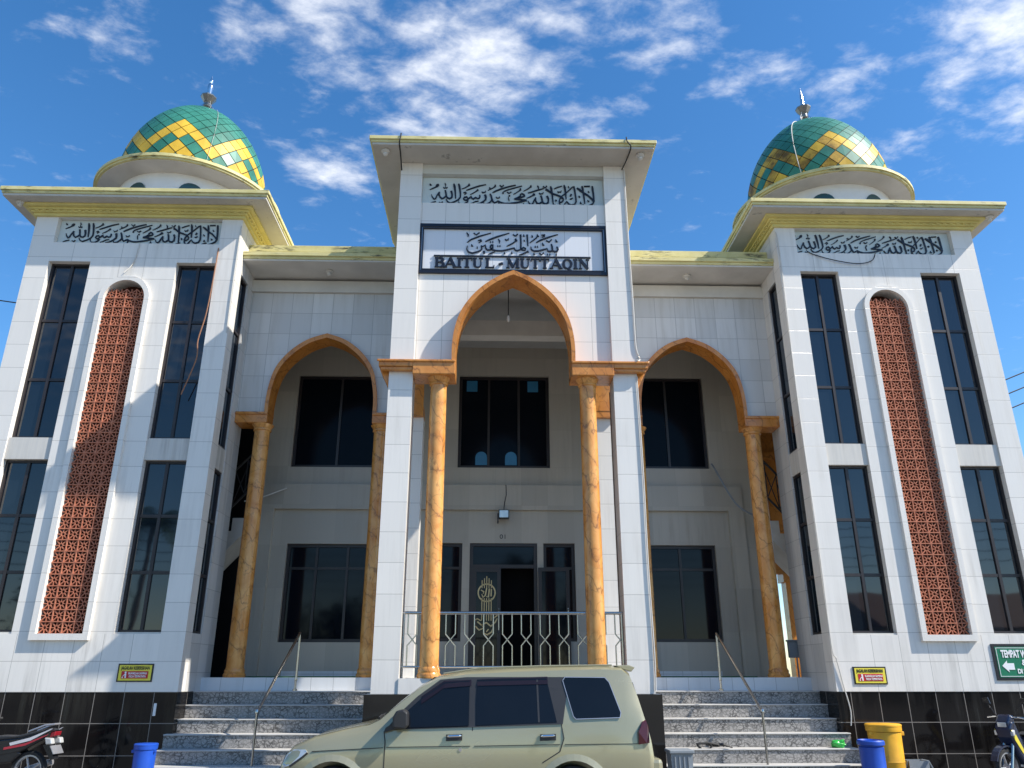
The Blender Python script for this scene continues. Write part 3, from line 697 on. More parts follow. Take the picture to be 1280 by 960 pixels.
    rows = 33
    for r_ in range(rows):
        for c in range(4):
            bx0 = cxl - LR + c * B; bz0 = LZ0 + r_ * B; cxx, czz = bx0 + B / 2, bz0 + B / 2; h = B / 2
            if bz0 > LZS + LR: continue
            cbar(bx0, bz0, bx0 + B, bz0, 0.019, yl0 - .012)
            if c: cbar(bx0, bz0, bx0, bz0 + B, 0.019, yl0 - .010)
            for k in range(8):
                a0 = math.pi / 4 * k; ca, sa = math.cos(a0), math.sin(a0)
                e = h if k % 2 == 0 else h * 1.40
                cbar(cxx + .30 * h * ca, czz + .30 * h * sa, cxx + e * ca, czz + e * sa, .0145 if k % 2 == 0 else .020, yl0 + .001 * (k % 2))
                a1 = math.pi / 4 * (k + 1); rr = 0.34 * h
                cbar(cxx + rr * ca, czz + rr * sa, cxx + rr * math.cos(a1), czz + rr * math.sin(a1), .017, yl0 + .002 + 0.0005 * k)
    ls = lf.build('lattice_screen', 'lattice', mosque)
    fr.build('lattice_surround', 'tile_pier', ls)
    MB().box(X(T_L0), X(T_L1), TY + 0.24, TY + 0.30, LZ0, LZS + LR).build('lattice_back_wall', 'lattice_back', ls)
    # plinth
    pl = MB().box(X(T_IN + 0.0), X(T_OUT + 0.0), TY + 0.012, 16.2, 0, 1.397)
    pl.build('tower_plinth', 'plinth', mosque)
    # roof slab with stepped yellow edge, soffit, cornice
    ex0, ex1, ey0, ey1 = T_IN - 0.62, T_OUT + 0.53, TY - 0.50, 19.9
    rf = MB()
    rf.box(X(ex0 + .02), X(ex1 - .02), ey0 + .02, ey1 - .02, 11.075, 11.13, 1)
    rf.box(X(ex0), X(ex1), ey0, ey1, 11.13, 11.19, 0)
    rf.box(X(ex0 - 0.03), X(ex1 + 0.03), ey0 - 0.03, ey1 + .03, 11.19, 11.275, 0)
    rf.box(X(ex0 + .05), X(ex1 - .05), ey0 + .05, ey1 - .05, 11.275, 11.30, 2)
    ro = rf.build('tower_roof', ['yellow', 'soffit_stained', 'roof_top'], mosque, bevel=0.008)
    co = MB()
    steps = [(10.865, 10.93, 0.055), (10.93, 10.975, 0.10), (10.975, 11.02, 0.15), (11.02, 11.075, 0.24)]
    for z0, z1, p in steps:
        co.box(X(T_IN - p), X(T_OUT + p), TY - p, TY + 0.1, z0, z1)
        co.box(X(T_IN - p), X(T_IN + .1), TY + 0.1, 19.4 + p, z0, z1)
        co.box(X(T_OUT + p), X(T_OUT - .1), TY + 0.1, 19.4 + p, z0, z1)
    x = T_IN - 0.05
    while x < T_OUT + 0.06:
        co.box(X(x), X(x + 0.075), TY - 0.125, TY - 0.10, 10.945, 10.975); x += 0.15
    y = TY + 0.1
    while y < 19:
        co.box(X(T_IN - 0.125), X(T_IN - 0.10), y, y + 0.075, 10.945, 10.975); y += 0.15
    co.build('cornice', 'cornice', ro, bevel=0.006)
    # drum and dome
    DX, DY = X(7.96), 16.95
    dr = MB().lathe([(1.63, 11.3), (1.63, 12.50)], DX, DY, 64).build('dome_drum', 'white_paint', mosque, smooth=True)
    for k in range(8):
        a = -math.pi / 2 + (k - 3.5) * math.pi / 4 + (0.0 if s < 0 else 0.0)
        wv = MB(); pts = [(-0.27, 11.55), (0.27, 11.55), (0.27, 12.02)] + [(0.27 * math.cos(math.pi * i / 10), 12.02 + 0.27 * math.sin(math.pi * i / 10)) for i in range(1, 10)] + [(-0.27, 12.02)]
        ca, sa = math.cos(a), math.sin(a)
        n = len(pts); vs = []
        for rr in (1.58, 1.645):
            for u, z in pts: vs.append((DX + ca * rr - sa * u, DY + sa * rr + ca * u, z))
        wv.add(vs, [tuple(range(n)), tuple(range(n, 2 * n))] + [(i, (i + 1) % n, (i + 1) % n + n, i + n) for i in range(n)])
        wv.build('drum_window', 'drum_glass', dr)
    rg = MB()
    rg.lathe([(1.60, 12.50), (2.08, 12.515), (2.08, 12.535)], DX, DY, 72, 1, False, False)
    rg.lathe([(2.08, 12.535), (2.135, 12.535), (2.135, 12.58), (2.17, 12.58), (2.17, 12.655), (2.05, 12.68), (1.5, 12.70)], DX, DY, 72, 0, True, False)
    rg.build('dome_ring', ['yellow', 'soffit'], mosque, smooth=True, sharp=25)
    prof = [(1.66, 12.62), (1.715, 12.85)] + [(1.74 * (1 - q ** 1.83) ** (1 / 1.8), 13.06 + 2.38 * q) for q in (0.0, .1, .2, .3, .4, .5, .6, .7, .8, .88, .94, .98)]
    # resample the profile so that every diamond is as high as it is wide
    N = 28
    seg = [0.0]
    for (r0, z0), (r1, z1) in zip(prof, prof[1:]): seg.append(seg[-1] + math.hypot(r1 - r0, z1 - z0))
    def at(sv):
        sv = min(max(sv, 0), seg[-1] - 1e-6)
        for i in range(len(seg) - 1):
            if sv <= seg[i + 1]:
                f = (sv - seg[i]) / (seg[i + 1] - seg[i]); m0, m1 = prof[i], prof[i + 1]
                p0 = prof[max(i - 1, 0)]; p3 = prof[min(i + 2, len(prof) - 1)]
                def cat(a, b, c, d): return 0.5 * (2 * b + (c - a) * f + (2 * a - 5 * b + 4 * c - d) * f * f + (3 * b - a - 3 * c + d) * f ** 3)
                return cat(p0[0], m0[0], m1[0], p3[0]), cat(p0[1], m0[1], m1[1], p3[1])
    levels = []; sv = 0.0
    while True:
        r_, z_ = at(sv); levels.append((r_, z_))
        if r_ < 0.27 or sv > seg[-1]: break
        sv += math.pi * r_ / N * 1.02
    core = MB().lathe([(max(r_ - 0.014, .02), z_ - 0.006) for r_, z_ in levels], DX, DY, 68, 0)
    do = core.build('dome', 'dome_seam', mosque, smooth=True)
    tl = MB()
    def PT(k, half):      # lattice point on level k at half-column index
        r_, z_ = levels[k]; a = 2 * math.pi * half / (2 * N) + (0.35 if s < 0 else 0.1)
        return Vector((DX + r_ * math.cos(a), DY + r_ * math.sin(a), z_))
    KT = 6
    for k in range(-1, len(levels) - 2):
        for m_ in range(N):
            hb = 2 * m_ + (k % 2)
            top = PT(k + 2, hb); le = PT(k + 1, hb - 1); ri = PT(k + 1, hb + 1)
            P4 = [PT(k, hb), ri, top, le] if k >= 0 else [ri, top, le]
            c = sum(P4, Vector()) / len(P4)
            nrm = (ri - le).cross(top - c).normalized()
            if nrm.dot(Vector((c.x - DX, c.y - DY, 0.3))) < 0: nrm = -nrm
            q = [c + (p - c) * 0.925 + nrm * 0.004 for p in P4]
            q2 = [p - nrm * 0.02 for p in q]
            d = abs(((hb + 4) % 8) - 4)
            L = k + d
            if L > KT: mt = 0
            elif L == KT - 2: mt = 0 if 0 < d < 4 else 1
            elif L == KT - 6: mt = 0 if d == 0 else 1
            elif L == KT - 10: mt = 0 if d < 3 else 1
            else: mt = 1
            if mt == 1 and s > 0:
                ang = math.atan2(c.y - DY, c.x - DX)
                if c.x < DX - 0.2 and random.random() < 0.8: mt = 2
            n = len(q)
            tl.add(q + q2, [tuple(range(n))] + [(i, i + n, (i + 1) % n + n, (i + 1) % n) for i in range(n)], mt)
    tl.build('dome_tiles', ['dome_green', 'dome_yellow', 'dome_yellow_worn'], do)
    fi = MB().lathe([(0.58, 15.27), (0.42, 15.40), (0.26, 15.56), (0.13, 15.72), (0.085, 15.84)], DX, DY, 24, 0, True, False)
    fi.lathe([(0.055, 16.0), (0.06, 16.10), (0.05, 16.2), (0.04, 16.38), (0.03, 16.52), (0.012, 16.64), (0.004, 16.72)] if s > 0 else
             [(0.055, 16.0), (0.05, 16.12), (0.065, 16.24), (0.075, 16.36), (0.06, 16.44), (0.035, 16.48), (0.05, 16.52), (0.055, 16.56), (0.03, 16.60), (0.02, 16.66), (0.006, 16.74)], DX, DY, 16, 0)
    fi.build('finial', 'chrome', do, smooth=True)
    MB().lathe([(0.07, 15.82), (0.11, 15.85), (0.20, 15.99), (0.205, 16.02), (0.12, 16.03), (0.06, 16.035)], DX, DY, 9, 0).build('finial_bowl', 'dull_steel', do)
    # lightning cable down the dome
    th = R(-143) if s > 0 else R(-42)
    pts = []
    for i_ in range(0, len(levels)):
        r_, z_ = levels[len(levels) - 1 - i_]
        pts.append((DX + (r_ + .018) * math.cos(th + .012 * i_ * s), DY + (r_ + .018) * math.sin(th + .012 * i_ * s), z_ + .012))
    cb_ = MB().tube([(DX + .1 * math.cos(th), DY + .1 * math.sin(th), 15.86), (DX + .2 * math.cos(th), DY + .2 * math.sin(th), 15.66)] + pts, 0.011 if s > 0 else 0.004, 6).build('lightning_cable', 'cable_white', smooth=True)
    cb_["label"] = 'thick pale cable hanging down the worn dome on the right' if s > 0 else 'thin pale cable hanging down the clean dome on the left'
    cb_["category"] = 'cable'

# ---- arch profiles (half width, height)
def arch(cx, half, n_end=0):
    p = half
    return [(cx - a, z) for a, z in p] + [(cx + a, z) for a, z in reversed(p[:-1])]
def smooth_half(pts, n=4):
    out = []
    for i in range(len(pts) - 1):
        a = pts[max(i - 1, 0)]; b = pts[i]; c = pts[i + 1]; d = pts[min(i + 2, len(pts) - 1)]
        for j in range(n):
            f = j / n
            out.append(tuple(0.5 * (2 * b[q] + (c[q] - a[q]) * f + (2 * a[q] - 5 * b[q] + 4 * c[q] - d[q]) * f * f + (3 * b[q] - a[q] - 3 * c[q] + d[q]) * f ** 3) for q in (0, 1)))
    out.append(pts[-1]); return out
C_OUT = smooth_half([(1.105, 6.91), (1.105, 7.23), (1.07, 7.53), (0.995, 7.81), (0.875, 8.05), (0.70, 8.28), (0.485, 8.48), (0.245, 8.635), (0.0, 8.745)])
C_INN = smooth_half([(1.035, 6.91), (1.035, 7.22), (1.00, 7.50), (0.93, 7.76), (0.815, 7.99), (0.65, 8.205), (0.45, 8.395), (0.225, 8.55), (0.0, 8.655)])
W_OUT = smooth_half([(1.175, 6.87), (1.175, 7.15), (1.14, 7.50), (1.055, 7.85), (0.885, 8.14), (0.645, 8.39), (0.36, 8.575), (0.0, 8.70)])
W_INN = smooth_half([(1.10, 6.87), (1.10, 7.14), (1.065, 7.47), (0.98, 7.80), (0.82, 8.07), (0.595, 8.30), (0.335, 8.48), (0.0, 8.60)])

# ---- central bay
for s in (-1, 1):
    boxes('bay_pillar', 'tile_pier', mosque, (s * 1.79, s * 2.215, CY, CY + 0.42, 1.40, 11.18))
    boxes('bay_side_wall', 'tile_pier', mosque, (s * 1.85, s * 2.20, CY + 0.42, 15.5, 9.0, 11.18))
for s in (-1, 1):
    sp = [(0.56 * a / 1.105 * 1.85, z) for a, z in C_OUT]     # narrow side arch, same rise
    ar = arch(14.46, [(a * 0.86, z) for a, z in C_OUT])
    MB().prism([(13.42, 6.91)] + ar + [(15.5, 6.91), (15.5, 9.0), (13.42, 9.0)], s * 1.85, s * 2.20, 'x').build('bay_side_wall', 'tile_center', mosque)
    ai = arch(14.46, [(a * 0.86 - 0.02, z - 0.07) for a, z in C_OUT])
    tr = MB().band(ar, ai, s * 1.80, s * 2.23, 'x')
    tr.box(s * 1.80, s * 2.23, 15.40, 15.84, 6.70, 6.93).box(s * 1.80, s * 2.23, 13.42, 13.52, 6.70, 6.93)
    tr.build('side_arch_trim', 'marble_trim', mosque)
    MB().box(s * 1.80, s * 2.10, 15.5, 15.84, FZ, 6.70).build('bay_rear_pier', 'tile_pier', mosque)
fw = MB()   # spandrel wall with the pointed opening
fw.prism([(-1.79, 6.91)] + arch(0, C_OUT) + [(1.79, 6.91), (1.79, 9.845), (-1.79, 9.845)] if False else
         [(-1.79, 6.91)] + arch(0, C_OUT)[:len(C_OUT)] + [(0.0, 8.80), (0.0, 8.845), (-1.79, 8.845)], CY + 0.09, CY + 0.40)
fw.prism([(1.79, 8.845), (0.0, 8.845), (0.0, 8.80)] + arch(0, C_OUT)[len(C_OUT) - 1:] + [(1.79, 6.91)], CY + 0.09, CY + 0.40)
fw.box(-1.79, 1.79, CY + 0.19, CY + 0.40, 8.845, 9.845)
fw.box(-1.79, 1.79, CY + 0.06, CY + 0.40, 9.845, 10.31)
fw.box(-1.79, 1.79, CY + 0.16, CY + 0.40, 10.31, 10.96)
fw.build('bay_front_wall', 'tile_center', mosque)
MB().box(-1.845, 1.845, CY + 0.03, CY + 0.40, 10.96, 11.18).build('bay_lintel', 'cream', mosque)
boxes('bay_ceiling', 'ceil', mosque, (-1.85, 1.85, CY + 0.40, 15.5, 9.35, 9.5))
boxes('bay_ceiling_beam', 'soffit', mosque, (-1.8, 1.8, 15.2, 15.5, 8.45, 8.80))
# orange trim of the arch with its springing beam
tr = MB().band(arch(0, C_OUT), arch(0, C_INN), CY - 0.14, CY + 0.42)
ct = tr.build('center_arch_trim', 'marble_trim', mosque)
for s in (-1, 1):
    tr = MB()
    tr.box(s * 1.035, s * 1.79, CY - 0.14, CY + 0.42, 6.66, 6.90)
    tr.box(s * 1.79, s * 2.39, CY - 0.14, CY - 0.003, 6.80, 6.90)
    tr.box(s * 2.22, s * 2.39, CY - 0.003, CY + 0.55, 6.80, 6.90)
    tr.box(s * 1.79, s * 2.36, CY - 0.11, CY - 0.003, 6.74, 6.80)
    tr.box(s * 1.035, s * 2.42, CY - 0.17, CY - 0.14, 6.88, 6.925)
    tr.prism([(s * 2.22, 6.80), (s * 2.385, 6.80), (s * 2.22, 6.45)], CY + 0.05, CY + 0.40)
    tr.build('springing_beam', 'marble_trim', mosque, bevel=0.012)
def column(x, y, z0, z1, r, name='column'):
    c = MB().lathe([(r, z0 + 0.17), (r * 1.0, z0 + 1.5), (r * .985, (z0 + z1) / 2), (r * 0.95, z1 - 0.14)], x, y, 36, 0)
    c = c.build(name, 'marble', mosque, smooth=True)
    MB().lathe([(r * 1.22, z0), (r * 1.26, z0 + 0.05), (r * 1.12, z0 + 0.085), (r * 1.16, z0 + 0.12), (r * 1.0, z0 + 0.17)], x, y, 36).build('column_base', 'marble', c, smooth=True)
    MB().lathe([(r * 0.95, z1 - 0.14), (r * 1.10, z1 - 0.125), (r * 1.10, z1 - 0.095), (r * 1.02, z1 - 0.08), (r * 1.18, z1 - 0.045), (r * 1.36, z1)], x, y, 36).build('column_capital', 'marble', c, smooth=True)
for s in (-1, 1): column(s * 1.335, CY + 0.14, FZ, 6.66, 0.152)
# floor curb and plinth of the bay
boxes('bay_curb', 'tile_pier', mosque, (-2.215, -1.79, CY + .42, 15.8, 1.40, FZ), (1.79, 2.215, CY + .42, 15.8, 1.40, FZ), (-1.79, 1.79, CY - 0.02, CY + 0.30, 1.40, FZ))
MB().box(-2.30, 2.30, CY - 0.08, 15.2, 0, 1.398).build('bay_plinth', 'plinth_plain', mosque)
# roof of the bay
rf = MB()
rf.box(-2.72, 2.70, CY - 0.56, 16.3, 11.185, 11.235, 1)
rf.box(-2.74, 2.72, CY - 0.58, 16.3, 11.235, 11.285, 0)
rf.box(-2.77, 2.75, CY - 0.61, 16.3, 11.285, 11.36, 0)
rf.box(-2.70, 2.68, CY - 0.54, 16.25, 11.36, 11.385, 2)
rf.build('bay_roof', ['yellow', 'soffit_stained', 'roof_top'], mosque, bevel=0.008)

# ---- wings between bay and towers
WCX = {-1: -4.005, 1: 3.93}
for s in (-1, 1):
    c = WCX[s]; x0, x1 = sorted((s * 2.2, s * T_IN))
    A = arch(c, W_OUT); n = len(W_OUT)
    ww = MB()
    ww.prism([(x0, 6.87)] + A[:n] + [(c, 9.72), (x0, 9.72)], WY, WY + 0.35)
    ww.prism([(c, 9.72)] + A[n - 1:] + [(x1, 6.87), (x1, 9.72)], WY, WY + 0.35)
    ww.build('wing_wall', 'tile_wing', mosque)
    MB().box(x0, x1, WY - 0.07, WY + 0.35, 9.72, 10.0).build('wing_cove', 'soffit', mosque)
    MB().band(A, arch(c, W_INN), WY - 0.10, WY + 0.38).build('wing_arch_trim', 'marble_trim', mosque)
    for e, xe in ((-1, x0), (1, x1)):
        sb = MB()
        xi = c + e * 1.10
        sb.box(xi, xe, WY - 0.10, WY + 0.38, 6.64, 6.86)
        sb.box(xi, xe, WY - 0.13, WY - 0.10, 6.815, 6.875)
        sb.build('springing_beam', 'marble_trim', mosque, bevel=0.012)
    for xx in (s * 5.235, s * 2.72): column(xx, WY + 0.13, FZ, 6.64, 0.168)
    rf = MB()
    rf.box(x0 + (0 if s > 0 else -.3) * 0, x1, 14.99, 18.5, 10.06, 10.10, 1)
    rf.box(x0, x1, 14.97, 18.5, 10.10, 10.16, 0)
    rf.box(x0, x1, 14.93, 18.5, 10.16, 10.25, 0)
    rf.box(x0, x1, 15.32, 18.5, 10.25, 10.44, 2)
    rf.box(x0, x1, 15.26, 18.5, 10.44, 10.60, 0)
    rf.build('wing_roof', ['yellow', 'soffit', 'roof_top'], mosque, bevel=0.008)
    # deck edge and stairs
    xa, xb = sorted((s * 2.30, s * T_IN))
    MB().box(xa, xb, 15.78, 16.2, 1.40, FZ).build('deck_edge', 'riser_white', mosque)
    st = MB()
    for k in range(6):
        zt = 1.40 - 0.22 * k; y0 = 15.45 - 0.30 * k
        xo = s * (T_IN if y0 > TY - .1 else T_IN + 0.09)
        xa, xb = sorted((s * 2.32, xo))
        yb2 = y0 + 0.33 if k else 15.78
        st.box(xa, xb, y0, yb2, zt - 0.22, zt - 0.004, 0)
        st.box(xa - 0.0, xb + 0.0, y0 - 0.022, yb2 - 0.003, zt - 0.020, zt, 1)
    st.build('front_stairs', ['granite', 'nosing'], mosque, bevel=0.006)

# ---- porch: floor, inner wall, ceiling
boxes('porch_floor', 'floor', mosque, (-10.1, 10.1, 16.2, 18.6, 1.2, FZ), (-1.79, 1.79, CY + 0.30, 16.2, 1.40, FZ - 0.003))
boxes('porch_ceiling', 'ceil', mosque, (-5.75, -2.2, 16.2, IY, 9.4, 9.5), (5.75, 2.2, 16.2, IY, 9.4, 9.5), (-2.2, 2.2, 15.5, IY, 9.35, 9.5))
# inner wall with its openings
IW = MB()
def wall_with(x0, x1, z0, z1, holes, y0, y1, mb):
    xs = sorted({x0, x1} | {h[0] for h in holes} | {h[1] for h in holes}); zs = sorted({z0, z1} | {h[2] for h in holes} | {h[3] for h in holes})
    for i in range(len(xs) - 1):
        for j in range(len(zs) - 1):
            cx_, cz_ = (xs[i] + xs[i + 1]) / 2, (zs[j] + zs[j + 1]) / 2
            if not any(h[0] < cx_ < h[1] and h[2] < cz_ < h[3] for h in holes): mb.box(xs[i], xs[i + 1], y0, y1, zs[j], zs[j + 1])
HOLES = {'uL': (-5.10, -3.05, 6.26, 8.57), 'uR': (2.98, 4.83, 6.28, 8.60), 'uC': (-1.18, 1.02, 6.27, 8.60),
         'lL': (-5.0, -2.95, 2.34, 4.47), 'lR': (3.10, 4.80, 2.35, 4.47), 'door': (-0.85, 0.69, FZ, 4.50),
         'sL': (-1.75, -1.02, 2.36, 4.50), 'sR': (0.83, 1.55, 2.36, 4.50)}
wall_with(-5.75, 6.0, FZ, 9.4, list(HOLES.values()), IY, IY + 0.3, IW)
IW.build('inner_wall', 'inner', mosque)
boxes('inner_wall_beam', 'inner', mosque, (-5.75, 5.5, IY - 0.10, IY, 5.25, 5.83))
boxes('inner_pilaster', 'inner', mosque, (-5.75, -5.35, IY - 0.12, IY, FZ, 5.25), (5.15, 5.5, IY - 0.12, IY, FZ, 5.25))
boxes('skirting', 'riser_white', mosque, (-4.85, -2.2, IY - 0.02, IY, FZ, FZ + 0.12), (2.2, 4.7, IY - 0.02, IY, FZ, FZ + 0.12))
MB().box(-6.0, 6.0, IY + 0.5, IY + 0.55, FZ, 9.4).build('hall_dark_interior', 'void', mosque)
for k, (vb, hb) in {'uL': ((-4.05,), ()), 'uR': ((3.9,), ()), 'uC': ((-0.45, 0.28), ()), 'lL': ((-4.32, -3.62), (3.93,)), 'lR': ((3.98,), (3.93,)), 'sL': ((), (3.95,)), 'sR': ((), (3.95,))}.items():
    h = HOLES[k]
    window(h[0], h[1], h[2], h[3], IY + 0.08, list(vb), list(hb), fw=0.07, gmat='glass_up' if k[0] == 'u' else 'glass_in')
# small coloured panes seen in the upper middle window
for x in (-1.0, 0.5): MB().box(x, x + 0.26, IY + 0.105, IY + 0.112, 8.22, 8.50).build('coloured_pane', 'stain_glass', mosque)
for x in (-0.76, -0.05):
    pts = [(x, 6.36), (x + 0.28, 6.36), (x + 0.28, 6.55)] + [(x + 0.14 + 0.14 * math.cos(math.pi * i / 8), 6.55 + 0.14 * math.sin(math.pi * i / 8)) for i in range(1, 8)] + [(x, 6.55)]
    MB().prism(pts, IY + 0.105, IY + 0.112).build('coloured_pane', 'stain_glass', mosque)
# entrance: transom, closed left leaf with emblem, right leaf folded open
d = MB()
h = HOLES['door']
d.box(h[0], h[0] + 0.08, IY + 0.03, IY + 0.15, FZ, 4.5).box(h[1] - 0.08, h[1], IY + 0.03, IY + 0.15, FZ, 4.5)
d.box(h[0] + .08, h[1] - .08, IY + 0.03, IY + 0.15, 4.43, 4.5).box(h[0] + .08, h[1] - .08, IY + 0.02, IY + 0.15, 3.94, 4.02)
do = d.build('entrance_door', 'frame', mosque)
MB().box(h[0] + .08, h[1] - .08, IY + 0.08, IY + 0.09, 4.02, 4.43).build('transom_pane', 'glass_in', do)
def leaf(x0, x1, y, z1=3.94):
    f = MB().box(x0, x0 + 0.08, y, y + 0.05, FZ + .01, z1).box(x1 - 0.08, x1, y, y + 0.05, FZ + .01, z1).box(x0 + .08, x1 - .08, y, y + 0.05, z1 - 0.08, z1).box(x0 + .08, x1 - .08, y, y + 0.05, FZ + .01, FZ + 0.13)
    f.box(x0 + .08, x1 - .08, y + 0.02, y + 0.03, FZ + .13, z1 - 0.08, 1)
    return f
lf_ = leaf(h[0] + 0.08, -0.14, IY + 0.03).tube([(-0.10 - .08, IY - 0.0, 2.55), (-0.18, IY - 0.03, 2.60), (-0.18, IY - 0.03, 3.0), (-0.18, IY, 3.05)], 0.014, 8, 2)
lf_.build('door_leaf', ['frame', 'glass_in', 'steel'], do)
lf_ = leaf(0.70, 1.40, IY - 0.12).tube([(1.35, IY - 0.12, 2.55), (1.35, IY - 0.15, 2.60), (1.35, IY - 0.15, 3.0), (1.35, IY - 0.12, 3.05)], 0.014, 8, 2)
lf_.build('door_leaf', ['frame', 'glass_in', 'steel'], do, label='open right door leaf folded back against the wall')
em = MB(); ey0, ey1 = IY + 0.012, IY + 0.03; ex = -0.455
for i in range(5):
    xo = (i - 2) * 0.052
    em.box(ex + xo - 0.009, ex + xo + 0.009, ey0, ey1, 3.50, 3.76 - abs(i - 2) * 0.045); em.box(ex + xo - 0.009, ex + xo + 0.009, ey0, ey1, 2.80, 3.28)
for r0, r1 in ((0.205, 0.175),):
    for k in range(28):
        a0, a1 = 2 * math.pi * k / 28, 2 * math.pi * (k + 1) / 28
        em.prism([(ex + r * math.cos(a), 3.40 + r * math.sin(a)) for r, a in ((r0, a0), (r0, a1), (r1, a1), (r1, a0))], ey0, ey1)
for st in ([(-.11, -.03, .015), (-.08, -.10, .03), (-.03, -.06, .03), (0, .10, .025)], [(0, -.08, .03), (.04, -.1, .03), (.06, .09, .03)], [(.1, -.08, .03), (.105, .08, .025)], [(-.13, .06, .02), (-.06, .02, .025), (-.08, -.02, .02)],
           [(-.20, -.62, .03), (-.10, -.70, .035), (.0, -.64, .035), (.10, -.72, .035), (.2, -.63, .03), (.24, -.55, .02)], [(-.24, -.72, .025), (-.16, -.8, .03), (-.06, -.76, .03), (-.1, -.68, .025)],
           [(-.06, -.86, .02), (.02, -.9, .03), (.12, -.84, .03), (.15, -.76, .02)], [(.05, -.78, .025), (.0, -.84, .02)], [(-.28, -.6, .02), (-.2, -.56, .025), (-.12, -.6, .02)], [(.16, -.55, .02), (.25, -.48, .025)]):
    em.ribbon(st, ey0, ey1, ex, 3.40)
em.build('door_emblem', 'gold', do)
t = MB()
vs, fs = text_mesh("01", 0.14, -0.09, IY - 0.003, 4.60, width=0.13); t.add(vs, fs)
t.build('door_number', 'letter', mosque)

# ---- side staircases, side arches, store under the left stair
for s in (-1, 1):
    st = MB()
    for k in range(14):
        x = 7.2 - 0.25 * k; z = 3.45 + 0.28 * k
        x0, x1 = sorted((s * x, s * (x - 0.25)))
        st.prism([(x0, z), (x1, z), (x1, z - (0.62 if s > 0 else .34)), (x0, z - (0.34 if s > 0 else .62))], 16.95, 17.85)
        if x - .25 < 5.72: break
    st.build('side_stairs', 'light_grey', mosque)
    ra = MB()
    def rl(x): return 3.6 + (7.2 - x) / 0.25 * 0.28
    for off in (0.12, 0.95): ra.tube([(s * 6.95, 16.9, rl(6.95) + off), (s * 5.55, 16.9, rl(5.55) + off)], 0.025, 6)
    x = 6.95
    while x > 5.6:
        ra.tube([(s * x, 16.9, rl(x) + 0.12), (s * (x - 0.0), 16.9, rl(x) + 0.95)], 0.014, 6)
        if x > 5.7:
            ra.tube([(s * x, 16.9, rl(x) + 0.15), (s * (x - 0.24), 16.9, rl(x) + 1.0)], 0.012, 6)
            ra.tube([(s * x, 16.9, rl(x) + 0.9), (s * (x - 0.24), 16.9, rl(x) + 0.4)], 0.012, 6)
        x -= 0.24
    ra.tube([(s * 5.50, 16.9, rl(5.50) - 0.35), (s * 5.50, 16.9, rl(5.50) + 1.0)], 0.05, 6)
    ra.build('stair_railing', 'black_iron', mosque)
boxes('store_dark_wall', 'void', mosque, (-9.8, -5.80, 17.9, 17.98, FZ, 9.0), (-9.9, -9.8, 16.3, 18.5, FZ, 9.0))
so = MB()
for x in (6.84, 9.3):
    so.box(x - 0.17, x + 0.17, 18.9, 19.2, FZ - .4, 3.75, 0); so.box(x - 0.23, x + 0.23, 18.85, 19.25, 3.75, 3.95, 0)
A = arch(8.07, [(a * 1.05, z - 2.96) for a, z in C_OUT]); Ai = arch(8.07, [(a * 0.96, z - 3.06) for a, z in C_OUT])
so.band(A, Ai, 18.88, 19.22)
so.box(6.45, 6.80, 18.92, 19.18, 3.95, 8.4)
so.box(6.40, 6.95, 18.86, 19.24, 6.75, 6.95)
so.build('side_entrance_arch', 'marble_trim', mosque)
# ------------------------------------------------------------------ signs and inscriptions
def creed(cx, y, panel_x, panel_z, label, k=1.0, dz=10.64):
    x0, x1 = panel_x; z0, z1 = panel_z
    p = MB().box(x0, x1, y - 0.012, y, z0, z1).build('inscription_panel', 'panel_pale')
    OFF[p.name] = Vector((0, 0, 0))
    tag(p, label, 'inscription', 'inscription panels under the roofs')
    l = MB()
    for i, st in enumerate(CREED): l.ribbon(st, y - 0.030 - 0.00015 * i, y - 0.010, cx, dz, k)
    l.build('lettering', 'letter', p)
    return p
creed(-0.02, CY + 0.16, (-1.785, 1.785), (10.315, 10.955), 'pale calligraphy panel above the black framed name board on the middle bay')
creed(-7.93, TY + 0.13, (-9.675, -6.215), (10.255, 10.855), 'pale calligraphy panel on the left tower, without a cable sagging below it', dz=10.62)
creed(7.86, TY + 0.13, (6.215, 9.675), (10.255, 10.855), 'pale calligraphy panel with a loose dark cable sagging below it, on the right tower', dz=10.60)

nb = MB().box(-1.788, 1.788, CY + 0.10, CY + 0.188, 8.80, 9.80, 0)
name_board = nb.build('name_board', 'sign_white')
OFF[name_board.name] = Vector((0, 0, 0))
tag(name_board, 'white name board in a black double frame reading BAITUL - MUTTAQIN above the middle arch', 'sign')
def ring(mb, x0, x1, z0, z1, w_, y0, y1, m=0):
    mb.box(x0, x1, y0, y1, z1 - w_, z1, m).box(x0, x1, y0, y1, z0, z0 + w_, m)
    mb.box(x0, x0 + w_, y0, y1, z0 + w_, z1 - w_, m).box(x1 - w_, x1, y0, y1, z0 + w_, z1 - w_, m)
fb = MB()
ring(fb, -1.815, 1.815, 8.765, 9.835, 0.062, CY + 0.045, CY + 0.12)
ring(fb, -1.753, 1.753, 8.827, 9.773, 0.014, CY + 0.068, CY + 0.12, 1)
ring(fb, -1.739, 1.739, 8.841, 9.759, 0.022, CY + 0.058, CY + 0.12)
fb.build('sign_frame', ['letter', 'silver'], name_board)
nl = MB()
for i, st in enumerate(NAME_ARABIC): nl.ribbon([(x, z * 0.93, w_) for x, z, w_ in st], CY + 0.082 - 0.00015 * i, CY + 0.104, 0, 9.255, 1.05)
nl.box(-1.51, 1.48, CY + 0.075, CY + 0.104, 9.14, 9.168)
nl.build('arabic_name', 'letter', name_board)
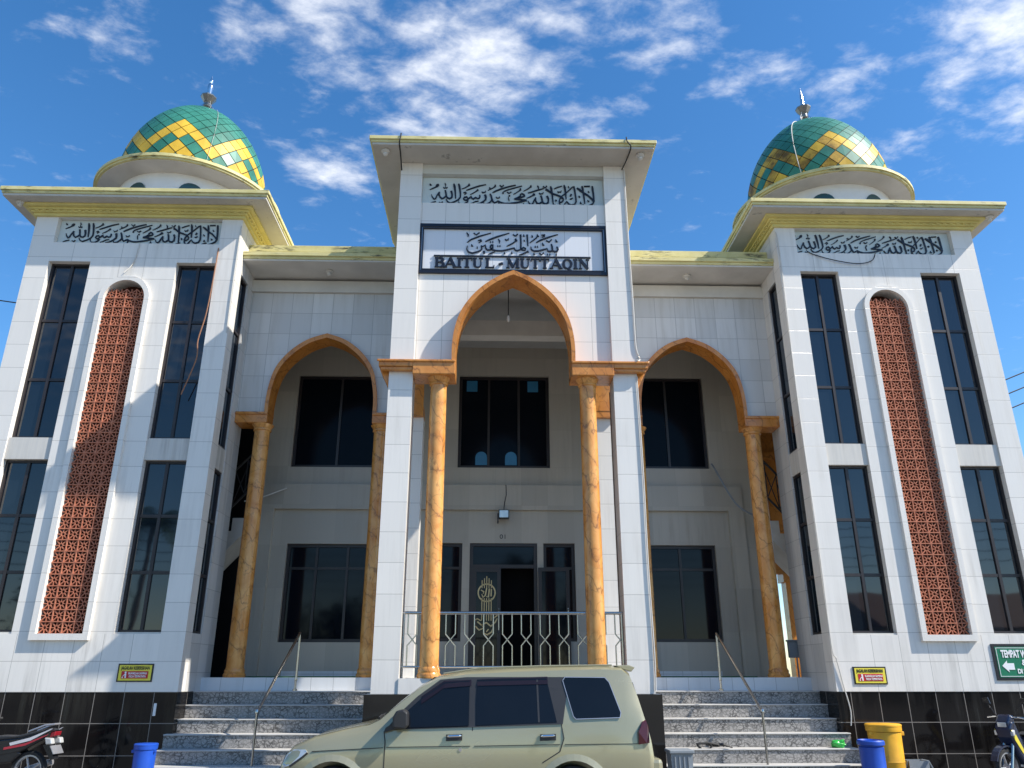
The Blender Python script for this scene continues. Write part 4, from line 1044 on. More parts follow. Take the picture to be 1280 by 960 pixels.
# serif capitals: strokes are (x0,z0,x1,z1,width), arcs as polylines, serifs as thin bars
def capitals():
    words = [MB(), MB(), MB()]; y0, y1 = CY + 0.066, CY + 0.104
    TH, TN, SF = 0.235, 0.10, 0.075
    def ln(a, b, w_): return [(a[0], a[1], w_), (b[0], b[1], w_)]
    def serif(x, z, half=0.19): return [(x - half, z, SF), (x + half, z, SF)]
    def arc(cx, cz, rx, rz, a0, a1, w0, w1, n=16):
        # stroke swells at the sides of the bowl
        return [(cx + rx * math.cos(a0 + (a1 - a0) * i / n), cz + rz * math.sin(a0 + (a1 - a0) * i / n),
                 w0 + (w1 - w0) * abs(math.cos(a0 + (a1 - a0) * i / n))) for i in range(n + 1)]
    G = {}
    b, t = SF / 2, 1 - SF / 2
    G['B'] = (0.80, [ln((.2, 0), (.2, 1), TH), ln((.05, b), (.42, b), SF), ln((.05, t), (.40, t), SF), ln((.2, .53), (.42, .53), SF),
                     arc(.40, .755, .24, .22, -math.pi / 2, math.pi / 2, SF, TH), arc(.42, .275, .29, .25, -math.pi / 2, math.pi / 2, SF, TH)])
    G['A'] = (0.98, [ln((.15, 0), (.50, 1), TN), ln((.48, 1.0), (.84, 0), TH), ln((.26, .33), (.70, .33), SF), serif(.14, b, .14), serif(.84, b, .16)])
    G['I'] = (0.44, [ln((.22, 0), (.22, 1), TH), serif(.22, b), serif(.22, t)])
    G['T'] = (0.86, [ln((.43, 0), (.43, 1), TH), serif(.43, b), ln((.04, t), (.82, t), SF), ln((.055, 1), (.055, .74), SF), ln((.805, 1), (.805, .74), SF)])
    G['U'] = (0.96, [[(.22, 1, TH), (.22, .32, TH)], [(.22, .34, TH), (.25, .18, TH * .9), (.34, .07, .13), (.48, .04, .09), (.62, .07, TN), (.70, .18, TN), (.73, .34, TN)], ln((.73, .32), (.73, 1), TN), serif(.22, t, .18), serif(.73, t, .16)])
    G['L'] = (0.78, [ln((.22, 0), (.22, 1), TH), serif(.22, t, .18), ln((.04, b), (.72, b), SF), ln((.71, 0), (.73, .28), SF)])
    G['M'] = (1.16, [ln((.17, 0), (.19, 1), TN), ln((.20, 1), (.58, .06), TH), ln((.58, .06), (.94, 1), TN), ln((.95, 0), (.95, 1), TH), serif(.16, b, .14), serif(.95, b, .18), ln((.04, t), (.24, t), SF), ln((.92, t), (1.10, t), SF)])
    G['Q'] = (1.0, [arc(.49, .5, .37, .46, 0, 2 * math.pi, SF, TH, 28), [(.46, .06, .10), (.66, -.08, .16), (.92, -.20, .07)]])
    G['N'] = (1.02, [ln((.18, 0), (.18, 1), TN), ln((.17, 1), (.82, .02), TH), ln((.82, 0), (.82, 1), TN), serif(.18, b, .15), ln((.02, t), (.24, t), SF), serif(.82, t, .15)])
    G['-'] = (0.42, [[(.06, .34, .17), (.36, .50, .17)]])
    place = [('B', -1.50, -1.30), ('A', -1.325, -1.07), ('I', -1.078, -0.972), ('T', -0.982, -0.775), ('U', -0.785, -0.560), ('L', -0.545, -0.352), ('-', -0.29, -0.185),
             ('M', -0.138, 0.128), ('U', 0.118, 0.338), ('T', 0.330, 0.510), ('T', 0.510, 0.690), ('A', 0.690, 0.932), ('Q', 0.932, 1.130), ('I', 1.135, 1.232), ('N', 1.237, 1.462)]
    H, z0 = 0.207, 8.905
    i = 0
    for ch, xa, xb in place:
        wd, strokes = G[ch]; kx = (xb - xa) / wd
        for st in strokes:
            i += 1
            words[2 if ch == '-' else (1 if xa > -0.2 else 0)].ribbon([(xa + x * kx, z0 + z * H, w_ * (kx + H) / 2) for x, z, w_ in st], y0 - 0.0004 * (i % 7), y1)
    return words
for q in capitals(): q.build('latin_word', 'letter', name_board)

def rubbish_sign(x0, x1, z0, z1, label, worn=False):
    y = TY - 0.015
    b = MB().box(x0, x1, y, TY, z0, z1).build('wall_sign', 'sign_black')
    OFF[b.name] = Vector((0, 0, 0))
    tag(b, label, 'sign', 'yellow cleanliness signs on the tower bases')
    MB().box(x0 + .025, x1 - .025, y - 0.004, y, z0 + .022, z1 - .022).build('sign_face', 'sign_yellow', b)
    MB().box(x0 + .075, x1 - .075, y - 0.008, y - 0.004, z0 + .055, z0 + 0.175).build('red_panel', 'sign_red', b)
    t = MB(); vs, fs = text_mesh("JAGALAH KEBERSIHAN", 0.062, (x0 + x1) / 2, y - 0.007, z0 + 0.205, width=(x1 - x0) - .12, thick=0.002, bold=0.0012)
    vs = [(v[0], v[1], z0 + 0.200 + (v[2] - z0 - 0.205) * 1.25) for v in vs]
    t.add(vs, fs).build('sign_text', 'sign_black', b)
    t = MB()
    for s_, zz in (("BUANGLAH SAMPAH", 0.122), ("PADA TEMPATNYA", 0.072)):
        vs, fs = text_mesh(s_, 0.05, x0 + 0.355, y - 0.011, z0 + zz, width=0.315 if 'B' in s_[:1] else 0.29, thick=0.002, bold=0.0010); t.add(vs, fs)
    # small figure putting rubbish in a bin
    cx = x0 + 0.135
    t.prism([(cx + 0.017 * math.cos(a) + .012, z0 + 0.155 + 0.015 * math.sin(a)) for a in [math.pi * 2 * i / 10 for i in range(10)]], y - 0.012, y - 0.008)
    t.prism([(cx - .002, z0 + .138), (cx + .026, z0 + .138), (cx + .028, z0 + .062), (cx + .006, z0 + .062)], y - 0.012, y - 0.008)
    t.prism([(cx - .034, z0 + .095), (cx - .002, z0 + .128), (cx - .002, z0 + .112), (cx - .028, z0 + .086)], y - 0.0125, y - 0.008)
    t.prism([(cx - .045, z0 + .082), (cx - .022, z0 + .082), (cx - .026, z0 + .062), (cx - .041, z0 + .062)], y - 0.012, y - 0.008)
    t.build('sign_text', 'sign_text', b)
rubbish_sign(-6.85, -6.24, 1.565, 1.862, 'yellow and red sign on the left tower base, above a small blue drum')
rubbish_sign(6.11, 6.705, 1.52, 1.815, 'yellow and red sign on the right tower base, above the tall yellow drum')
y = TY - 0.02
gs = MB().box(8.70, 9.70, y, TY, 1.585, 2.205).build('direction_sign', 'sign_black'); OFF[gs.name] = Vector((0, 0, 0))
tag(gs, 'green sign with white arrow pointing left and the words TEMPAT WUDHU on the tower base', 'sign')
MB().box(8.755, 9.645, y - 0.004, y, 1.635, 2.155).build('sign_face', 'sign_green', gs)
t = MB(); ring(t, 8.77, 9.63, 1.65, 2.14, 0.008, y - 0.007, y - 0.004)
vs, fs = text_mesh("TEMPAT WUDHU", 0.175, 9.21, y - 0.008, 1.975, width=0.72, thick=0.003, bold=0.006); t.add(vs, fs)
vs, fs = text_mesh("&", 0.13, 9.24, y - 0.008, 1.845, thick=0.003, bold=0.004); t.add(vs, fs)
vs, fs = text_mesh("DI SEBELAH", 0.105, 9.325, y - 0.008, 1.705, width=0.46, thick=0.003, bold=0.004); t.add(vs, fs)
t.prism([(8.83, 1.83), (8.93, 1.92), (8.925, 1.875), (9.05, 1.875), (9.05, 1.765), (8.935, 1.765), (8.945, 1.72)], y - 0.010, y - 0.004)
t.build('sign_text', 'sign_text', gs)

# ------------------------------------------------------------------ rails
bal = thing('balustrade', (0, CY + 0.2, FZ), 'stainless steel balustrade of crossed bars between the middle bay pillars', 'balustrade')
yb_ = CY + 0.20
def hbar(x0, x1, z, r=0.022): return MB().tube([(x0, yb_, z), (x1, yb_, z)], r, 10)
hbar(-1.79, 1.79, 2.625, 0.026).build('top_rail', 'steel', bal, smooth=True)
hbar(-1.79, 1.79, 1.80, 0.018).build('bottom_rail', 'steel', bal, smooth=True)
pk = MB(); x = -1.70
while x < 1.66:
    a, b, zc_ = x, x + 0.155, 2.21
    r = 0.011
    for p0, p1 in ((a, b), (b, a)):
        pk.tube([(p0, yb_, 2.61), (p0, yb_, zc_ + 0.09), (p1, yb_, zc_ - 0.09), (p1, yb_, 1.81)], r, 6)
    x += 0.305
pk.build('crossed_bars', 'steel', bal)
MB().tube([(-1.77, yb_, FZ), (-1.77, yb_, 2.62)], 0.02, 8).tube([(1.77, yb_, FZ), (1.77, yb_, 2.62)], 0.02, 8).build('post', 'steel', bal)
for s, lab in ((-1, 'sloping stainless handrail on the stairs where the car bonnet is'), (1, 'sloping stainless handrail on the stairs behind the car tail, in full sun')):
    x = s * 3.96; xb = s * 4.19
    hr = thing('stair_handrail', (x, 15.55, 1.40), lab, 'handrail', 'handrails on the front stairs')
    MB().tube([(x, 15.55, 2.42), (xb, 14.0, 1.10)], 0.024, 10).build('rail', 'steel', hr, smooth=True)
    MB().tube([(x, 15.55, 1.39), (x, 15.55, 2.43)], 0.021, 10).lathe([(0.045, 1.40), (0.045, 1.43), (0.022, 1.44)], x, 15.55, 14).lathe([(0.028, 1.57), (0.030, 1.60), (0.028, 1.63)], x, 15.55, 14).build('post', 'steel', hr, smooth=True)
    MB().tube([(xb, 14.0, 0.29), (xb, 14.0, 1.10)], 0.021, 10).lathe([(0.03, 1.08), (0.034, 1.11), (0.02, 1.15), (0.003, 1.16)], xb, 14.0, 14).build('post', 'steel', hr, smooth=True)

# ------------------------------------------------------------------ lamps, pipes, cables
fl = thing('floodlight', (-0.09, IY - 0.1, 5.1), 'small grey floodlight fixed above the entrance door', 'lamp')
MB().box(-0.20, 0.04, IY - 0.28, IY - 0.13, 5.02, 5.22).build('housing', 'trim_black', fl, bevel=0.015)
MB().box(-0.18, 0.02, IY - 0.29, IY - 0.28, 5.04, 5.20).build('lens', 'lens', fl)
MB().box(-0.23, -0.20, IY - 0.26, IY - 0.10, 4.93, 5.14).tube([(-0.08, IY - .11, 5.22), (-0.06, IY - .11, 5.42), (-0.02, IY - .11, 5.60), (-0.03, IY - .11, 5.83)], 0.008, 6).build('bracket', 'trim_black', fl)
hl = thing('hanging_lamp', (-0.08, 13.6, 9.3), 'bare lamp holder hanging on a cord in the middle arch', 'lamp')
MB().tube([(-0.08, 13.6, 9.35), (-0.08, 13.6, 8.13)], 0.010, 6).build('cord', 'cable_black', hl)
MB().lathe([(0.012, 8.16), (0.028, 8.13), (0.028, 8.09), (0.035, 8.08), (0.02, 8.03), (0.004, 8.02)], -0.08, 13.6, 12).build('lamp_holder', 'cable_white', hl)
for x, y, z, lab in ((-4.0, 15.40, 10.06, 'round ceiling lamp under the eave left of the middle bay'), (3.95, 15.40, 10.06, 'round ceiling lamp under the eave right of the middle bay'),
                     (-2.48, 12.62, 11.185, 'round lamp base at the left corner of the middle bay eave'), (2.46, 12.62, 11.185, 'round lamp base at the right corner of the middle bay eave'),
                     (10.45, 14.42, 11.075, 'round lamp base at the outer corner of the eave above the green sign'), (-10.4, 14.42, 11.075, 'round lamp base at the outer corner of the left tower eave')):
    l = MB().lathe([(0.075, z), (0.085, z - 0.03), (0.06, z - 0.055), (0.04, z - 0.06), (0.045, z - 0.10), (0.02, z - 0.125)], x, y, 18).build('eave_lamp', 'cable_white', smooth=True)
    tag(l, lab, 'lamp', 'lamps under the eaves')
dp = MB().tube([(1.86, 13.75, FZ), (1.86, 13.75, 6.66)], 0.038, 12).build('drainpipe', 'brown_plastic', smooth=True)
tag(dp, 'brown drainpipe standing behind the right white pillar of the middle bay', 'pipe')
def cable(pts, r, mat, label, name='cable'):
    # smooth through the points
    P = [Vector(p) for p in pts]; out = []
    for i in range(len(P) - 1):
        a = P[max(i - 1, 0)]; b = P[i]; c = P[i + 1]; d = P[min(i + 2, len(P) - 1)]
        for j in range(6):
            f = j / 6; out.append(0.5 * (2 * b + (c - a) * f + (2 * a - 5 * b + 4 * c - d) * f * f + (3 * b - a - 3 * c + d) * f ** 3))
    out.append(P[-1])
    o = MB().tube(out, r, 6, 0).build(name, mat, smooth=True)
    return tag(o, label, 'power line' if 'line' in name else 'cable')
cable([(2.20, CY - 0.02, 11.1), (2.205, CY - 0.02, 9.6), (2.22, CY - 0.02, 8.2), (2.225, CY - .02, 7.3), (2.28, CY - 0.03, 7.02), (2.20, CY - 0.19, 6.93)], 0.014, 'cable_white', 'pale cable running down the right edge of the middle bay')
cable([(2.21, CY - 0.02, 6.7), (2.225, CY - 0.02, 5.0), (2.215, CY - 0.02, 3.4), (2.23, CY - 0.02, 2.0), (2.215, CY - .02, 1.45)], 0.011, 'cable_white', 'thin pale cable on the lower right edge of the middle bay pillar')
cable([(-2.17, CY - 0.60, 11.42), (-2.17, CY - 0.64, 11.30), (-2.19, CY - 0.62, 11.19), (-2.2, CY - .30, 11.16), (-2.20, CY - 0.01, 11.0)], 0.013, 'cable_black', 'black cable over the left part of the middle bay eave')
cable([(2.17, CY - 0.60, 11.42), (2.17, CY - 0.64, 11.30), (2.24, CY - 0.62, 11.18), (2.22, CY - .30, 11.15), (2.16, CY - 0.01, 11.1)], 0.013, 'cable_black', 'black cable over the right part of the middle bay eave')
cable([(-7.86, TY - 0.02, 10.24), (-7.90, TY - 0.02, 9.85), (-7.96, TY - 0.025, 9.68), (-8.05, TY - 0.08, 9.50)], 0.010, 'cable_white', 'short pale cable down to the left tower lattice')
cable([(-6.20, TY - 0.02, 10.15), (-6.21, TY - 0.03, 9.4), (-6.24, TY - 0.05, 8.6), (-6.32, TY - 0.06, 8.0), (-6.30, TY - 0.05, 7.6), (-6.50, TY - 0.03, 6.85)], 0.013, 'cable_rust', 'rusty loose cable across the left tower window beside the pier')
cable([(-5.79, TY - 0.015, 10.7), (-5.80, TY - 0.015, 9.4), (-5.79, TY - 0.015, 8.2)], 0.009, 'cable_white', 'thin pale cable on the inner corner of the left tower')
cable([(5.79, TY - .015, 10.75), (5.81, TY - .015, 10.2), (5.77, TY - 0.015, 7.0), (5.79, TY - .015, 4.0), (5.78, TY - 0.02, 2.2), (5.83, TY - 0.03, 1.95), (5.90, TY - 0.02, 1.5), (5.96, TY - 0.03, 1.1), (5.93, TY - 0.03, 0.85)], 0.011, 'cable_white', 'long pale cable down the inner corner of the right tower')
cable([(6.40, TY - 0.01, 10.30), (6.55, TY - 0.02, 10.20), (6.95, TY - 0.04, 10.06), (7.45, TY - 0.04, 9.98), (7.78, TY - 0.04, 10.05), (7.90, TY - 0.03, 10.24)], 0.010, 'cable_black', 'dark loose cable sagging under the calligraphy of the right tower')
for k, (z0, z1) in enumerate(((10.13, 13.0), (9.68, 12.3), (9.22, 11.4))):
    cable([(15.2 - .3, 22, z0 - .12), (16.0, 22, z0 + 0.28), (24.0, 22, z0 + 3.6)], 0.02, 'cable_black', ['topmost', 'middle', 'lowest'][k] + ' of three black power lines in the sky right of the tower', 'power_line')
cable([(-24, 22, 13.6), (-15.5, 22, 12.45), (-12.5, 22, 12.0)], 0.018, 'cable_black', 'single black power line in the sky left of the towers', 'power_line')
pb = MB().box(5.685, 5.885, 16.5, 16.6, 2.0, 2.31).box(5.67, 5.90, 16.48, 16.62, 2.31, 2.345).tube([(5.84, 16.55, FZ), (5.84, 16.55, 2.0)], 0.018, 6).build('meter_box', 'grey_plastic', bevel=0.01)
tag(pb, 'small grey green box on a thin post beside the right wing column', 'box')
mt = MB().box(-5.1, -2.6, 16.25, 17.0, FZ, FZ + 0.02).build('door_mat', 'green_mat'); tag(mt, 'green mat on the porch floor at the top of the left stairs', 'mat')
mt = MB().box(2.7, 4.9, 16.25, 17.0, FZ, FZ + 0.02).build('door_mat', 'green_mat'); tag(mt, 'green mat on the porch floor at the top of the right stairs', 'mat')
cable([(4.83, 17.8, 6.35), (4.90, 17.55, 6.0), (5.02, 17.45, 5.65), (5.22, 17.4, 5.28), (5.52, 17.4, 5.08), (5.75, 17.4, 5.05)], 0.022, 'grey_plastic', 'grey hose hanging in the porch behind the right wing column', 'hose')
cable([(-5.95, 17.6, 5.35), (-5.6, 17.65, 5.45), (-5.3, 17.75, 5.6), (-5.1, 17.88, 5.72)], 0.016, 'cable_white', 'pale cable in the porch behind the left wing column')
tp = MB().box(-6.145, -6.10, TY - 0.002, TY + 0.012, 1.02, 1.22).build('paper_sticker', 'white_paint'); tag(tp, 'small white sticker on the black plinth above the blue drum left of the stairs', 'sticker')

# ------------------------------------------------------------------ bins and litter
def drum(name, x, y, r, h, mat, label, cat, group=None, lid=True, z0=0.0):
    d = thing(name, (x, y, z0), label, cat, group)
    MB().lathe([(r * .90, z0), (r * .94, z0 + .02), (r * 0.97, z0 + h * .35), (r * 0.99, z0 + h * .36), (r * 0.97, z0 + h * .38), (r, z0 + h * .86), (r * .90, z0 + h * .88), (r * .90, z0 + h * .93), (r * .985, z0 + h * 0.94)], x, y, 36, 0, not lid).build('body', mat, d, smooth=True)
    if lid:
        MB().lathe([(r * 1.06, z0 + h * .87), (r * 1.08, z0 + h * .90), (r * 1.08, z0 + h * .955), (r * 1.10, z0 + h * .96), (r * 1.10, z0 + h * .985), (r * 1.02, z0 + h)], x, y, 36, 0, True, False).build('lid', mat, d, smooth=True)
        for i in (-1, 1):
            MB().box(x + i * r * 0.99 - .03, x + i * r * .99 + .03, y - r * .42, y - r * .3, z0 + h * .80, z0 + h * .87).build('handle', mat, d, bevel=0.01)
    return d
drum('rubbish_drum', 6.31, 14.25, 0.265, 0.905, 'yellow_plastic', 'tall yellow plastic drum with lid against the black plinth', 'bin', 'plastic drums by the plinth')
b = drum('rubbish_drum', 5.77, 13.62, 0.19, 0.69, 'blue_plastic', 'blue plastic drum in front of the yellow drum at the foot of the stairs', 'bin', 'plastic drums by the plinth', lid=False)
MB().lathe([(0.192, .62), (0.21, .63), (0.21, .68), (0.192, .70), (0.175, .66)], 5.77, 13.62, 32, 0, False, False).build('rim', 'blue_plastic', b, smooth=True)
drum('rubbish_drum', -5.80, 13.72, 0.165, 0.665, 'blue_plastic', 'small blue lidded drum by the left stairs, with no yellow drum beside it', 'bin', 'plastic drums by the plinth')
bm = bmesh.new(); bmesh.ops.create_icosphere(bm, subdivisions=4, radius=1.0)
rnd = random.Random(3); seeds = [Vector((rnd.uniform(-1, 1), rnd.uniform(-1, 1), rnd.uniform(-1, 1))).normalized() for _ in range(46)]
for v in bm.verts:
    d = v.co.normalized(); f = 1.0
    for q in seeds: f += 0.10 * max(0, 1 - (d - q).length * 2.6) - 0.012
    v.co = Vector((d.x * 0.235 * f, d.y * 0.15 * f, max(d.z * 0.135 * f, -0.055)))
me = bpy.data.meshes.new('plastic_bag'); bm.to_mesh(me); bm.free(); me.materials.append(M['green_plastic'])
bag = bpy.data.objects.new('plastic_bag', me); sc.collection.objects.link(bag); tag(bag, 'crumpled green plastic bag lying at the end of a right stair step', 'bag')
bag.location = (5.56, 14.40, 0.572)
gb = thing('grey_bin', (2.42, 12.45, 0), 'grey ribbed plastic bin standing behind the car tail', 'bin')
q = MB().prism([(2.27, 0.0), (2.53, 0.0), (2.56, 0.62), (2.24, 0.62)], 12.30, 12.6)
for i in range(4): q.box(2.29 + i * .065, 2.31 + i * .065, 12.285, 12.30, 0.08, 0.58)
q.build('body', 'grey_plastic', gb); MB().box(2.22, 2.58, 12.27, 12.63, 0.62, 0.665).build('rim', 'grey_plastic', gb, bevel=0.01)
cb = MB()
for a0, a1 in (((6.66, 14.25), (7.0, 14.25)), ((6.66, 14.5), (7.0, 14.5))): cb.box(a0[0], a1[0], a0[1], a0[1] + .015, 0, 0.33)
cb.box(6.66, 6.675, 14.265, 14.5, 0, 0.33).box(6.985, 7.0, 14.265, 14.5, 0, .33)
cb.prism([(6.66, 0.33), (6.645, 0.335), (6.59, 0.20), (6.605, 0.195)], 14.27, 14.5).prism([(7.0, .33), (7.015, .335), (7.07, .22), (7.055, .215)], 14.27, 14.5)
tag(cb.build('cardboard_box', 'grey_plastic'), 'open grey box on the ground right of the yellow drum', 'box')
sn = MB(); rr = random.Random(5)
base = Vector((3.42, 14.36, 0.528))
for (a, b, c) in (((-.30, 0, .06), (-.1, -.02, .075), (.18, 0, .03)), ((-.28, .01, .04), (-.24, -.02, .0), (-.22, -.03, -.01)), ((-.1, 0, .07), (-.05, -.05, .03), (-.08, -.06, -.01)), ((.0, .02, .06), (.16, 0, .05), (.32, .02, .0)), ((-.12, .04, .05), (.02, .05, .03), (.1, .06, .02))):
    sn.tube([base + Vector(a), base + Vector(b), base + Vector(c)], [0.016, 0.022, 0.012], 6)
tag(sn.build('fallen_twig', 'cable_black', smooth=True), 'black twig lying across a sunlit right stair step', 'twig')
# ------------------------------------------------------------------ the parked car (nose to the left)
car = thing('parked_car', (-0.6, 10.95, 0), 'champagne green family van parked across the foot of the stairs', 'car')
CYc = 10.95
# stations: x, top z (centre), lower half width, belt z, roof half width, roof edge z
ST = [(-2.86, .66, .66, .62, .60, .645), (-2.80, .80, .76, .72, .66, .785), (-2.70, .905, .81, .82, .70, .885), (-2.45, 1.01, .835, .91, .74, .985), (-2.10, 1.085, .85, .975, .76, 1.065),
      (-1.80, 1.145, .855, 1.02, .765, 1.125), (-1.68, 1.20, .86, 1.05, .755, 1.18), (-1.45, 1.40, .86, 1.075, .735, 1.37), (-1.22, 1.575, .86, 1.085, .71, 1.535),
      (-1.00, 1.685, .86, 1.09, .69, 1.64), (-.68, 1.745, .86, 1.10, .675, 1.69), (-.10, 1.78, .86, 1.115, .67, 1.72), (.50, 1.80, .86, 1.13, .67, 1.74), (1.00, 1.81, .86, 1.145, .67, 1.75),
      (1.26, 1.80, .855, 1.15, .67, 1.74), (1.36, 1.72, .85, 1.15, .67, 1.67), (1.44, 1.45, .845, 1.14, .72, 1.42), (1.51, 1.16, .84, 1.06, .80, 1.14), (1.56, .96, .835, .90, .80, .945), (1.60, .72, .80, .66, .74, .71)]
rings = []
for x, zt, hw, zb, rw, re in ST:
    zl = 0.30 if -2.7 < x < 1.5 else 0.36
    half = [(0.0, zl), (hw * .80, zl), (hw * .95, zl + .06), (hw, min(.62, zb - .06)), (hw * 1.0, min(.80, zb - .03)), (hw * .975, zb), (hw * .975 + (rw - hw * .975) * .5, zb + (re - zb) * .5), (rw, re), (rw * .90, zt - (zt - re) * .35), (rw * .55, zt - (zt - re) * .08), (0.0, zt)]
    ring_ = [(x, CYc - y, z) for y, z in half] + [(x, CYc + y, z) for y, z in reversed(half[1:-1])]
    rings.append(ring_)
n = len(rings[0]); vs = [p for r_ in rings for p in r_]; fs = []
for i in range(len(rings) - 1):
    for k in range(n): fs.append((i * n + k, i * n + (k + 1) % n, (i + 1) * n + (k + 1) % n, (i + 1) * n + k))
fs += [tuple(range(n)), tuple((len(rings) - 1) * n + k for k in range(n))]
body = MB().add(vs, fs).build('body', 'car', car, smooth=True, sharp=50)
WHX = (-2.20, 0.62)
cut = MB()
for wx in WHX:
    for sy in (-1, 1): cut.tube([(wx, CYc + sy * .50, .36), (wx, CYc + sy * 1.1, .36)], 0.385, 36)
cutter = cut.build('wheel_cutter', 'rubber', car)
bo = body.modifiers.new("wells", 'BOOLEAN'); bo.operation = 'DIFFERENCE'; bo.object = cutter; bo.solver = 'EXACT'
bpy.context.view_layer.update()
nme = bpy.data.meshes.new_from_object(body.evaluated_get(bpy.context.evaluated_depsgraph_get()))
body.modifiers.clear(); body.data = nme
bpy.data.objects.remove(cutter)
for p in body.data.polygons: p.use_smooth = True
body.data.set_sharp_from_angle(angle=R(38))
def interp(x, j):
    for a, b in zip(ST, ST[1:]):
        if a[0] <= x <= b[0]:
            f = (x - a[0]) / (b[0] - a[0]); return a[j] + (b[j] - a[j]) * f
    return ST[-1][j]
def side_y(x, z):
    """half width of the body side at height z"""
    hw, zb, rw, re = interp(x, 2), interp(x, 3), interp(x, 4), interp(x, 5)
    if z <= zb - .03: return hw
    if z <= zb: return hw * (1 - .025 * (z - zb + .03) / .03)
    f = min(1, (z - zb) / max(re - zb, 1e-3)); return hw * .975 + (rw - hw * .975) * f
def side_panel(poly, sy, out=0.004, thick=0.012, sub=3, m=0, mb=None):
    """polygon laid on the car's side, following it"""
    P = []
    for i in range(len(poly)):
        a, b = poly[i], poly[(i + 1) % len(poly)]
        for j in range(sub): P.append((a[0] + (b[0] - a[0]) * j / sub, a[1] + (b[1] - a[1]) * j / sub))
    mb = mb or MB(); n_ = len(P)
    o = [(x, CYc + sy * (side_y(x, z) + out), z) for x, z in P]; i_ = [(x, CYc + sy * (side_y(x, z) + out - thick), z) for x, z in P]
    mb.add(o + i_, [tuple(range(n_)), tuple(range(n_, 2 * n_))] + [(i, (i + 1) % n_, (i + 1) % n_ + n_, i + n_) for i in range(n_)], m)
    return mb
def side_strip(pts, w_, sy, out=0.006, mb=None, m=0):
    mb = mb or MB()
    for (x0, z0), (x1, z1) in zip(pts, pts[1:]):
        d = math.hypot(x1 - x0, z1 - z0); nx, nz = -(z1 - z0) / d * w_ / 2, (x1 - x0) / d * w_ / 2
        side_panel([(x0 + nx, z0 + nz), (x1 + nx, z1 + nz), (x1 - nx, z1 - nz), (x0 - nx, z0 - nz)], sy, out, 0.012, 1, m, mb)
    return mb
for sy in (-1, 1):
    G = [[(-1.52, 1.095), (-.62, 1.12), (-.62, 1.62), (-.93, 1.60), (-1.20, 1.42), (-1.40, 1.245)],
         [(-.53, 1.125), (.43, 1.155), (.32, 1.645), (-.53, 1.63)],
         [(.66, 1.19), (1.19, 1.205), (1.205, 1.26), (1.09, 1.60), (1.04, 1.655), (.55, 1.66), (.52, 1.62), (.63, 1.22)]]
    pb_ = side_panel([(-1.60, 1.075), (.50, 1.135), (.60, 1.66), (-.66, 1.66), (-.98, 1.63), (-1.25, 1.44), (-1.47, 1.24)], sy, 0.014, 0.02, 4)
    pb_.build('window_surround', 'trim_black', car)
    for gi, gpoly in enumerate(G):
        w_ = side_panel(gpoly, sy, 0.020, 0.014, 4).build('side_window', 'car_glass', car)
        if gi == 2:
            e = side_strip(gpoly + [gpoly[0]], 0.008, sy, 0.023).build('window_trim', 'silver', w_)
        if gi == 1: side_strip([(.215, 1.155), (.205, 1.63)], 0.022, sy, 0.024).build('window_bar', 'trim_black', w_)
    vz = MB()
    for (xa, za), (xb, zb_) in (((-.53, 1.635), (.335, 1.655)), ((-.60, 1.635), (-.93, 1.61)), ((-.93, 1.61), (-1.20, 1.43))):
        o1 = side_y(xa, za); o2 = side_y(xb, zb_)
        vz.add([(xa, CYc + sy * (o1 + .01), za + .01), (xb, CYc + sy * (o2 + .01), zb_ + .01), (xb, CYc + sy * (o2 + .05), zb_ - .075), (xa, CYc + sy * (o1 + .05), za - .075),
                (xa, CYc + sy * (o1 + .005), za + .005), (xb, CYc + sy * (o2 + .005), zb_ + .005), (xb, CYc + sy * (o2 + .045), zb_ - .077), (xa, CYc + sy * (o1 + .045), za - .077)],
               [(0, 1, 2, 3), (4, 5, 6, 7), (0, 1, 5, 4), (2, 3, 7, 6), (0, 3, 7, 4), (1, 2, 6, 5)])
    vz.build('rain_visor', 'visor', car)
    # door outlines, moulding, handles
    gl = MB()
    side_strip([(-1.62, 1.06), (-1.60, .95), (-1.60, .40)], 0.010, sy, 0.0035, gl); side_strip([(-.575, 1.11), (-.575, .36)], 0.010, sy, 0.0035, gl)
    side_strip([(.48, 1.15), (.51, .98), (.46, .84), (.25, .72)], 0.010, sy, 0.0035, gl)
    gl.build('door_gap', 'rubber', car)
    side_strip([(-2.45, .845), (-1.62, .885)], 0.008, sy, 0.003).build('body_crease', 'trim_black', car)
    side_strip([(-1.58, .89), (-.60, .90)], 0.007, sy, 0.003).build('body_crease', 'trim_black', car)
    side_strip([(-.55, .90), (.46, .915)], 0.007, sy, 0.003).build('body_crease', 'trim_black', car)
    side_strip([(.52, .915), (1.40, .92)], 0.007, sy, 0.003).build('body_crease', 'trim_black', car)
    for hx in (-.79, .32):
        h_ = side_panel([(hx - .095, .955), (hx + .095, .96), (hx + .095, 1.03), (hx - .095, 1.025)], sy, 0.005, 0.012).build('door_handle', 'trim_black', car)
        q = MB(); yy = CYc + sy * (side_y(hx, .99) + .02)
        q.tube([(hx - .08, yy - sy * .015, 1.005), (hx - .06, yy, 1.008), (hx + .06, yy, 1.012), (hx + .08, yy - sy * .015, 1.012)], [.010, .016, .016, .010], 8)
        q.build('handle_bar', 'chrome', h_, smooth=True)
    q = MB(); kx = -.715
    side_panel([(kx + .02 * math.cos(a), .86 + .02 * math.sin(a)) for a in [math.pi * 2 * i / 10 for i in range(10)]], sy, 0.006, .012, 1, 0, q)
    q.build('door_lock', 'chrome', car)
